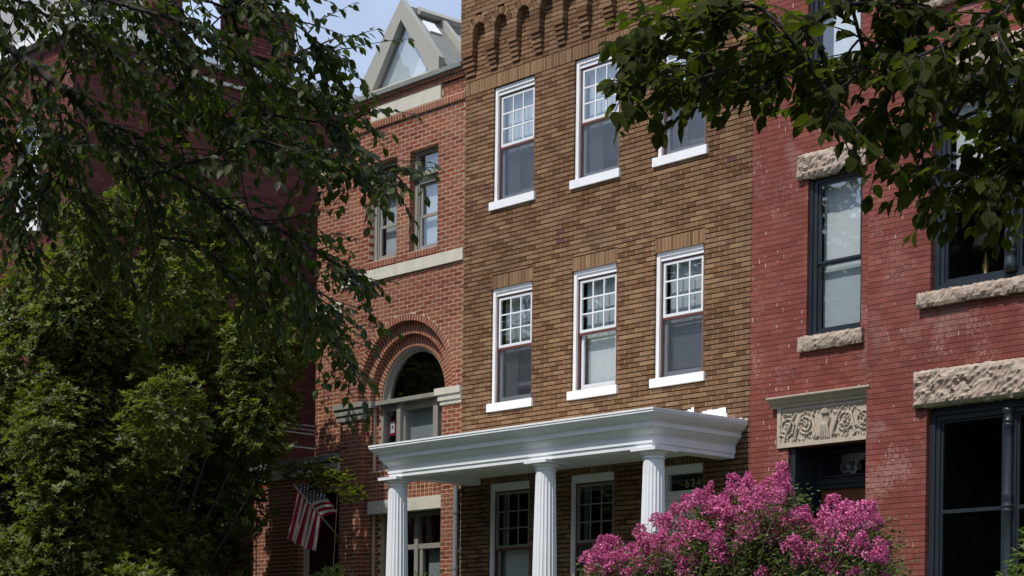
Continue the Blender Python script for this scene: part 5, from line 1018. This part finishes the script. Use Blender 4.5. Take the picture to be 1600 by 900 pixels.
# crape myrtle
CM = thing('crape_myrtle', 'crape myrtle in full pink bloom in front of the dark doorway', 'flowering shrub', (8.4, -4.0, 1.15))
rs = random.Random(77); K = []
prof_c = [(915, 862), (945, 850), (960, 838), (1000, 818), (1020, 800), (1060, 790), (1085, 768), (1100, 770), (1150, 748), (1170, 735), (1190, 752), (1222, 740), (1240, 760), (1265, 785), (1300, 778), (1330, 790), (1360, 785), (1375, 810), (1378, 850), (1385, 880)]
CT = [(6.44, -4.2, 2.96, 0.67, -0.26), (6.64, -4.2, 3.02, 0.77, -0.24), (6.89, -4.2, 3.1, 1.03, -0.21), (7.27, -4.2, 3.22, 0.78, -0.17), (7.5, -4.2, 3.34, 0.73, -0.14), (7.82, -4.2, 3.41, 0.82, -0.1), (8.05, -4.2, 3.54, 0.68, -0.07), (8.18, -4.2, 3.53, 0.98, -0.06), (8.61, -4.2, 3.63, 0.89, 0.0), (8.78, -4.2, 3.66, 0.64, 0.02), (9.04, -4.2, 3.56, 1.03, 0.06), (9.22, -4.2, 3.68, 0.83, 0.08), (9.84, -4.2, 3.33, 1.03, 0.17), (10.08, -4.2, 3.28, 0.76, 0.2), (10.3, -4.2, 3.3, 0.61, 0.23), (10.4, -4.2, 3.16, 0.69, 0.25), (10.46, -4.2, 2.91, 0.63, 0.26), (10.52, -4.2, 2.7, 0.84, 0.26), (8.34, -4.01, 3.45, 0.74, -0.01), (6.75, -4.37, 2.8, 0.98, -0.25), (10.26, -4.34, 2.84, 0.69, 0.21), (7.06, -4.52, 2.74, 0.61, -0.23), (9.98, -4.85, 2.78, 0.81, 0.11), (8.14, -4.77, 3.08, 0.66, -0.13), (8.69, -4.2, 3.16, 0.74, 0.01), (8.16, -4.16, 3.26, 0.7, -0.05), (6.95, -4.15, 2.96, 0.68, -0.2), (9.0, -4.91, 2.9, 0.89, -0.03), (7.57, -4.04, 3.29, 1.02, -0.11), (7.27, -4.04, 2.97, 0.77, -0.15), (10.27, -4.45, 2.9, 0.89, 0.2), (6.9, -4.44, 2.84, 0.75, -0.24), (10.66, -4.83, 2.83, 1.01, 0.21), (8.83, -4.04, 3.25, 0.85, 0.05), (7.58, -4.34, 3.1, 0.61, -0.15), (7.18, -4.75, 2.93, 0.93, -0.24), (8.95, -4.54, 3.21, 0.69, 0.0), (9.69, -4.79, 3.37, 0.62, 0.08), (8.76, -3.95, 3.35, 0.61, 0.05), (8.81, -3.89, 3.42, 0.98, 0.06), (10.93, -4.78, 2.51, 0.92, 0.26), (9.53, -4.3, 3.13, 0.76, 0.11), (7.03, -4.49, 2.91, 0.85, -0.23), (9.93, -4.92, 2.9, 0.92, 0.09), (7.94, -4.08, 3.15, 0.63, -0.07), (8.79, -3.96, 3.21, 0.92, 0.05), (9.5, -4.85, 3.37, 0.92, 0.04), (10.17, -4.68, 3.07, 1.02, 0.16), (8.81, -4.62, 3.15, 0.63, -0.02), (6.83, -4.08, 2.97, 0.86, -0.2), (6.55, -4.09, 2.87, 0.83, -0.24), (10.28, -4.77, 2.68, 0.98, 0.16), (7.92, -4.57, 2.89, 0.9, -0.13), (10.23, -4.49, 3.16, 1.0, 0.19), (9.7, -4.68, 3.15, 0.76, 0.09), (7.27, -3.99, 2.88, 0.83, -0.14), (8.62, -4.79, 3.09, 1.0, -0.07), (8.99, -4.31, 3.47, 0.62, 0.04), (8.74, -4.5, 3.34, 0.74, -0.02), (10.62, -4.85, 2.61, 0.81, 0.2), (9.62, -4.37, 3.25, 0.73, 0.12), (9.31, -4.82, 3.31, 0.96, 0.02), (10.17, -4.76, 2.79, 0.84, 0.15), (6.74, -4.33, 2.76, 0.94, -0.24), (8.74, -4.77, 3.06, 0.65, -0.05), (8.44, -4.03, 3.16, 1.0, -0.0), (6.36, -3.88, 2.86, 0.97, -0.24), (10.29, -4.43, 2.81, 0.91, 0.2), (10.64, -4.8, 3.08, 0.7, 0.21), (9.21, -4.2, 3.33, 0.72, 0.08), (9.95, -4.75, 3.21, 0.8, 0.12), (9.53, -4.32, 2.99, 0.63, 0.11), (6.85, -4.27, 2.9, 1.03, -0.22), (8.03, -4.07, 3.31, 0.78, -0.06), (9.59, -4.26, 3.14, 1.03, 0.12), (10.2, -4.37, 2.76, 0.68, 0.2), (7.36, -4.71, 2.81, 0.96, -0.21), (8.44, -4.08, 3.51, 0.89, -0.01), (7.85, -4.05, 3.48, 0.79, -0.08), (10.33, -4.04, 2.8, 0.61, 0.25), (6.92, -4.1, 2.95, 0.8, -0.2), (7.86, -4.68, 2.97, 0.78, -0.15), (8.23, -4.28, 2.85, 1.03, -0.06), (8.63, -4.31, 3.2, 1.04, -0.01), (7.95, -4.59, 3.23, 1.03, -0.13), (8.49, -3.93, 3.53, 1.04, 0.01), (9.68, -4.06, 3.06, 0.68, 0.16), (9.44, -4.64, 3.4, 0.61, 0.06), (6.65, -4.04, 3.01, 0.73, -0.22), (10.37, -4.14, 2.78, 0.6, 0.25), (10.11, -4.13, 2.59, 0.65, 0.21), (10.87, -4.84, 2.79, 0.86, 0.24), (8.05, -4.34, 3.41, 0.69, -0.09), (8.01, -4.15, 2.97, 0.87, -0.07), (8.43, -4.39, 3.41, 0.77, -0.05), (9.22, -4.35, 3.25, 0.72, 0.06), (8.73, -4.55, 3.36, 1.04, -0.03), (7.5, -4.4, 2.81, 0.68, -0.16), (7.89, -4.73, 3.05, 1.0, -0.15), (9.54, -4.66, 3.01, 0.84, 0.07), (8.37, -4.1, 3.05, 0.9, -0.02), (10.0, -4.74, 2.87, 0.66, 0.12), (8.9, -4.29, 3.57, 0.94, 0.03), (8.35, -3.98, 3.55, 1.0, -0.01), (8.51, -4.8, 3.15, 0.69, -0.08), (9.87, -4.67, 2.93, 0.81, 0.12), (8.55, -3.92, 3.62, 0.89, 0.02), (7.22, -4.69, 2.95, 0.81, -0.23), (9.54, -4.56, 3.19, 0.94, 0.08), (10.11, -4.2, 3.06, 0.89, 0.2), (8.42, -4.56, 3.45, 0.74, -0.07), (8.01, -4.27, 3.25, 0.91, -0.09), (10.12, -4.31, 3.1, 0.95, 0.19), (6.75, -4.36, 2.93, 0.81, -0.25), (10.0, -4.17, 3.21, 0.87, 0.19), (10.55, -4.69, 3.2, 0.89, 0.21), (8.51, -4.24, 3.25, 0.81, -0.02), (7.93, -4.58, 2.96, 0.64, -0.13), (9.28, -4.46, 2.96, 0.78, 0.06), (10.19, -4.13, 3.05, 0.95, 0.22), (6.92, -3.96, 3.05, 0.63, -0.18), (8.05, -4.77, 2.77, 0.82, -0.14), (9.24, -4.03, 2.83, 0.86, 0.1), (10.29, -4.22, 2.94, 0.84, 0.23), (9.03, -4.63, 2.91, 0.67, 0.0), (8.59, -4.28, 3.3, 0.89, -0.01), (7.29, -4.57, 2.74, 0.91, -0.21), (10.48, -4.68, 3.1, 0.84, 0.2), (8.8, -4.21, 2.62, 1.02, 0.02), (9.35, -4.81, 3.06, 0.86, 0.03), (9.33, -4.61, 3.29, 0.61, 0.05), (10.91, -4.9, 2.76, 0.73, 0.24), (7.83, -4.73, 2.83, 0.92, -0.16), (9.49, -4.43, 3.14, 0.64, 0.09), (8.83, -4.02, 3.2, 1.03, 0.05)]
CT += [(10.31, -4.78, 3.12, 0.79, 0.17), (8.87, -4.34, 3.14, 0.98, 0.02), (8.33, -4.14, 3.33, 0.67, -0.03), (10.1, -4.05, 2.74, 0.9, 0.22), (10.29, -4.2, 3.12, 0.69, 0.23), (8.46, -4.54, 3.14, 0.8, -0.06), (10.22, -4.05, 3.15, 0.72, 0.24), (7.67, -4.38, 2.9, 0.74, -0.14), (10.56, -4.36, 2.85, 0.68, 0.25), (8.33, -4.3, 3.16, 0.85, -0.05), (8.95, -4.51, 3.48, 0.72, 0.01), (8.66, -4.41, 2.86, 0.86, -0.02), (8.12, -4.83, 3.02, 0.76, -0.14), (7.75, -4.46, 3.0, 0.63, -0.14), (6.94, -4.43, 2.9, 0.9, -0.23), (8.26, -4.37, 3.14, 0.74, -0.07), (8.21, -4.59, 2.76, 0.82, -0.1), (8.86, -4.78, 3.01, 0.84, -0.04), (8.04, -4.05, 3.24, 0.83, -0.06), (10.77, -4.68, 2.9, 0.68, 0.25), (10.59, -4.41, 2.83, 0.68, 0.25), (9.2, -4.18, 3.6, 0.88, 0.08), (8.31, -4.8, 2.94, 0.75, -0.11), (8.85, -4.18, 3.18, 0.96, 0.03), (10.04, -4.02, 2.95, 0.64, 0.21), (10.05, -4.04, 2.82, 0.7, 0.21), (9.0, -4.84, 2.83, 0.9, -0.03), (9.21, -4.44, 3.16, 0.63, 0.05), (7.67, -4.56, 2.77, 0.92, -0.16), (8.13, -4.55, 3.0, 1.04, -0.1), (7.57, -4.04, 2.71, 0.89, -0.11), (9.1, -4.59, 3.21, 0.69, 0.02), (10.2, -4.75, 2.91, 0.69, 0.15), (9.22, -4.77, 3.02, 0.85, 0.01), (9.02, -4.22, 3.34, 0.65, 0.05), (7.56, -4.46, 2.98, 1.01, -0.16), (9.48, -4.82, 2.66, 0.66, 0.04), (8.38, -4.06, 3.52, 0.83, -0.02), (9.82, -4.24, 3.07, 0.94, 0.16), (9.81, -4.66, 3.21, 0.66, 0.11), (8.72, -4.47, 3.24, 0.83, -0.02), (10.18, -4.68, 2.86, 0.82, 0.16), (8.82, -4.47, 3.03, 0.98, -0.0), (7.2, -4.68, 2.85, 0.95, -0.23), (8.07, -4.35, 3.13, 0.6, -0.09), (8.48, -4.78, 2.72, 0.91, -0.09), (8.46, -4.11, 3.02, 0.91, -0.01), (10.49, -4.49, 3.13, 0.84, 0.23), (10.54, -4.42, 2.57, 0.79, 0.24), (9.4, -4.46, 3.51, 0.71, 0.08), (8.35, -4.31, 3.34, 0.73, -0.05), (8.55, -4.74, 2.84, 0.8, -0.07), (7.54, -4.26, 2.99, 0.87, -0.14), (7.02, -4.33, 2.86, 0.83, -0.21), (7.51, -4.75, 2.91, 0.73, -0.2), (8.99, -4.7, 3.28, 1.02, -0.01), (6.82, -4.22, 2.79, 0.65, -0.22), (8.05, -4.09, 3.43, 0.99, -0.06), (10.44, -4.76, 2.93, 0.81, 0.19), (9.79, -4.03, 3.0, 1.0, 0.18), (9.51, -4.55, 3.51, 0.89, 0.08), (7.65, -4.76, 2.64, 0.96, -0.19), (8.34, -4.19, 3.05, 0.8, -0.04), (7.61, -4.57, 2.92, 0.68, -0.17), (9.27, -4.19, 3.15, 0.86, 0.09), (10.01, -4.4, 3.05, 0.96, 0.17), (7.47, -4.58, 2.92, 0.86, -0.19), (8.26, -4.67, 3.05, 0.75, -0.1), (8.58, -4.42, 3.07, 0.65, -0.03), (8.27, -4.09, 3.13, 0.89, -0.03), (9.73, -4.22, 2.81, 1.04, 0.15), (9.2, -4.73, 3.08, 0.61, 0.02), (9.73, -4.3, 3.14, 0.62, 0.14), (8.97, -4.13, 3.23, 0.72, 0.05), (8.28, -4.65, 2.87, 1.04, -0.1), (9.23, -4.2, 3.7, 0.6, 0.0), (9.22, -4.2, 3.6, 0.7, 0.0), (9.27, -4.2, 3.5, 0.8, 0.0), (10.3, -4.2, 3.31, 0.6, 0.0), (10.24, -4.2, 3.24, 0.7, 0.0), (10.46, -4.2, 2.9, 0.6, 0.0), (8.27, -4.2, 3.67, 0.35, 0.0), (6.69, -4.2, 3.13, 0.6, 0.0), (8.22, -4.2, 3.57, 0.4, 0.0)]
def petals(seed, n):
    r = random.Random(seed); out = []
    for _ in range(n):
        t = r.random() ** .8; a = r.uniform(0, 6.28); rad = (.105 * (1 - t) ** .6 + .018) * (r.random() ** .4); p = np.array([rad * math.cos(a), rad * math.sin(a), t * .19 - .03 + r.gauss(0, .006)])
        d = np.array([math.cos(a) * .8 + r.gauss(0, .4), math.sin(a) * .8 + r.gauss(0, .4), r.gauss(.1, .6)])
        for j in range(4): out.append(frame_from(p + np.array([r.gauss(0, .006) for _ in range(3)]), d + np.array([r.gauss(0, .8) for _ in range(3)]), np.array([r.gauss(0, .8), r.gauss(0, .8), 1.]), r.uniform(.016, .030)))
    return np.array(out)
pv = []
for k in range(5):
    o = leaf_cloud('flower_cluster', 'petal', None, leaf_shape(1.0, .9, 'S'), petals(k, 110), np.clip(rng.beta(2, 2, 440), .01, .99)); pv.append(o.data); bpy.data.objects.remove(o)
stems = MB()
for i, (x, y, z, sc0, tilt) in enumerate(CT):
    o = bpy.data.objects.new('flower_cluster', pv[i % 5]); COL.objects.link(o); o.parent = CM
    o.location = Vector((x, y, z)) - Vector(CM.location); o.scale = (sc0, sc0, sc0 * rs.uniform(.85, 1.25)); o.rotation_euler = (rs.gauss(0, .35), tilt + rs.gauss(0, .25), rs.uniform(0, 6.28))
    stems.tube(smooth_path([(8.4 + (x - 8.4) * .35, -4.0, 1.9), (x * .8 + 8.4 * .2, y, z - .6), (x, y, z)], 3), [.012, .011, .01, .008, .006, .005, .004], 4)
    for _ in range(120):
        q = np.array([x + rs.gauss(0, .11), y + rs.gauss(.06, .12), z - .07 - abs(rs.gauss(0, .22))]); a = rs.uniform(0, 6.28)
        K.append(frame_from(q, np.array([math.cos(a), math.sin(a), rs.uniform(-.4, .6)]), np.array([rs.gauss(0, .5), rs.gauss(0, .5), 1.]), rs.uniform(.035, .065)))
for _ in range(9000):
    x = rs.uniform(6.7, 10.1); z = rs.uniform(2.0, 3.25) - .35 * abs((x - 8.6) / 1.9) ** 2; a = rs.uniform(0, 6.28)
    K.append(frame_from(np.array([x, -4 + rs.gauss(0, .35), z]), np.array([math.cos(a), math.sin(a), rs.uniform(-.4, .6)]), np.array([rs.gauss(0, .5), rs.gauss(0, .5), 1.]), rs.uniform(.04, .07)))
leaf_cloud('foliage', 'leafC', CM, leaf_shape(1.0, .55, 'S'), np.array(K), rng.random(len(K)) * .98 + .01)['kind'] = 'stuff'
stems.build('stems', 'stem', CM)['kind'] = 'stuff'
for k in range(6): MB().tube([(8.4 + rs.gauss(0, .06), -4 + rs.gauss(0, .05), 1.15), (8.4 + rs.gauss(0, .25), -4 + rs.gauss(0, .1), 1.6), (8.4 + rs.gauss(0, .6), -4 + rs.gauss(0, .2), 2.4)], [.045, .035, .02], 8).build('trunk', 'bark', CM, smooth=True)

# trees on the near side of the street, behind the camera's view, that the panes mirror
for i, (x, y, h, r) in enumerate(((-9, -19.5, 14, 3.6), (-16, -20, 15, 4.0), (-23, -19, 13.5, 4.0), (-31, -20, 15, 4.5), (-4.0, -20, 16.5, 3.4))):
    t = thing('street_tree', ['leafy street tree opposite the arched house', 'tall leafy street tree down the street on the near side', 'third leafy street tree down the near side', 'farthest leafy street tree on the near side', 'tall leafy street tree nearest the camera on its side'][i], 'tree', (x, y, .1), 'street trees across the road')
    rs = random.Random(50 + i); MB().tube([(x, y, .1), (x + .1, y, h * .3), (x, y, h * .6)], [.25, .2, .12], 10).build('trunk', 'bark', t, smooth=True); K = []
    for _ in range(12000):
        v = np.array([rs.gauss(0, 1) for _ in range(3)]); v /= np.linalg.norm(v); lump = 1 + .22 * math.sin(v[0] * 5 + i) * math.cos(v[1] * 4 + v[2] * 5); p = np.array([x, y, h * .62]) + v * np.array([r, r, h * .38]) * lump * rs.random() ** .35
        K.append(frame_from(p, np.array([rs.gauss(0, 1), rs.gauss(0, 1), -.3]), np.array([rs.gauss(0, .5), rs.gauss(0, .5), 1.]), .42))
    leaf_cloud('foliage', 'leafO', t, leaf_shape(1., .6, 'S'), np.array(K), rng.random(len(K)) * .98 + .01)['kind'] = 'stuff'

# ------------------------------------------------------------------ flag on its pole
FB = Vector((-3.66, -.0, 3.98)); FT = Vector((-3.52, -1.12, 4.80))
FL = thing('national_flag', 'striped flag with starry blue canton hanging from a slanted pole', 'flag', tuple(FB))
FT = Vector((-3.291, -1.19, 4.724))
MB().tube([FB, FT], .014, 10).build('flagpole', 'pole', FL, smooth=True)
MB().lathe((FT.x, FT.y), [(.001, FT.z - .02), (.022, FT.z - .01), (.026, FT.z + .01), (.018, FT.z + .03), (.001, FT.z + .04)], 12).build('finial', 'brass', FL, smooth=True)
MB().box(FB.x - .04, FB.x + .04, FB.y - .03, FB.y + .02, FB.z - .07, FB.z + .05).build('pole_bracket', 'brass', FL)
def flagmat():
    m = mat('flag_cloth', .8, .1); uv = N(m, 'ShaderNodeUVMap'); sp = N(m, 'ShaderNodeSeparateXYZ'); L(m, uv.outputs[0], sp.inputs[0])
    def mth(op, a, b=None):
        n = N(m, 'ShaderNodeMath', operation=op)
        for i, v in enumerate((a, b)):
            if v is None: continue
            if isinstance(v, (int, float)): n.inputs[i].default_value = v
            else: L(m, v, n.inputs[i])
        return n.outputs[0]
    u, v = sp.outputs[0], sp.outputs[1]                           # u across the 13 stripes, v along them
    k = mth('MODULO', mth('FLOOR', mth('MULTIPLY', u, 13.)), 2.); red = mth('LESS_THAN', k, .5)
    inc = mth('MULTIPLY', mth('LESS_THAN', u, 7 / 13), mth('LESS_THAN', v, .4))
    a = mth('MULTIPLY', u, 9 * 13 / 7); b = mth('MULTIPLY', v, 11 / .4); ca = mth('FLOOR', a); cb = mth('FLOOR', b)
    par = mth('LESS_THAN', mth('MODULO', mth('ADD', ca, cb), 2.), .5); da = mth('SUBTRACT', mth('FRACT', a), .5); db = mth('SUBTRACT', mth('FRACT', b), .5)
    d2 = mth('ADD', mth('MULTIPLY', da, da), mth('MULTIPLY', db, db)); star = mth('MULTIPLY', par, mth('LESS_THAN', d2, .17))
    c1 = mixc(m, red, (.62, .60, .57), (.30, .018, .035)); c2 = mixc(m, star, (.018, .03, .085), (.62, .62, .62)); setc(m, mixc(m, inc, c1, c2))
    b_ = m.node_tree.nodes['Principled BSDF']; tl = N(m, 'ShaderNodeBsdfTranslucent'); L(m, b_.inputs['Base Color'].links[0].from_socket, tl.inputs[0]); mx = N(m, 'ShaderNodeMixShader'); mx.inputs[0].default_value = .25
    L(m, b_.outputs[0], mx.inputs[1]); L(m, tl.outputs[0], mx.inputs[2]); L(m, mx.outputs[0], m.node_tree.nodes['Material Output'].inputs[0]); return m
MT['flag'] = flagmat()
me = bpy.data.meshes.new('flag_cloth'); NU, NV = 66, 90; VV = []; FF = []; ax_ = np.array(FT - FB); Lp = np.linalg.norm(ax_); ax_ = ax_ / Lp
FTn = np.array(FT); imu = np.array([0., 0., 1.]); away = np.array([fwd.x, fwd.y, 0.])
perp = imr * .80 + imu * .60                                      # to the upper right of the pole as it flutters
for i in range(NU + 1):
    u = i / NU; base = FTn - ax_ * (.06 + .82 * u)
    for j in range(NV + 1):
        v = j / NV; s1 = .40
        if v < s1:                                                # from the free edge down to the pole
            t = 1 - v / s1; off = perp * (.36 * t) * (1 - .12 * u) + ax_ * (-.05 * t) + away * (.03 + .05 * math.sin(t * 3 + u * 14) * t) + np.array([0, 0, -.10 * t * t])
        else:
            t = (v - s1) / (1 - s1); off = np.array([0, 0, -.80 * t]) * (1 - .30 * u) - imr * (.14 * t * (1 - u) + .10 * t * math.sin(u * 2.5)) + away * (.03 + (.045 * math.sin(u * 21 + .8) + .03 * math.sin(u * 9 + t * 2)) * min(1, t * 3)) + imr * .03 * math.sin(u * 21 + 1.9) * t
        VV.append(tuple(base + off - np.array(FB)))
for i in range(NU):
    for j in range(NV): a = i * (NV + 1) + j; FF.append((a, a + 1, a + NV + 2, a + NV + 1))
me.from_pydata(VV, [], FF); uvl = me.uv_layers.new(name='UVMap')
for p in me.polygons:
    for li in p.loop_indices: vi = me.loops[li].vertex_index; uvl.data[li].uv = ((vi // (NV + 1)) / NU, (vi % (NV + 1)) / NV)
me.shade_smooth(); me.materials.append(MT['flag']); fo = bpy.data.objects.new('flag_cloth', me); COL.objects.link(fo); fo.parent = FL
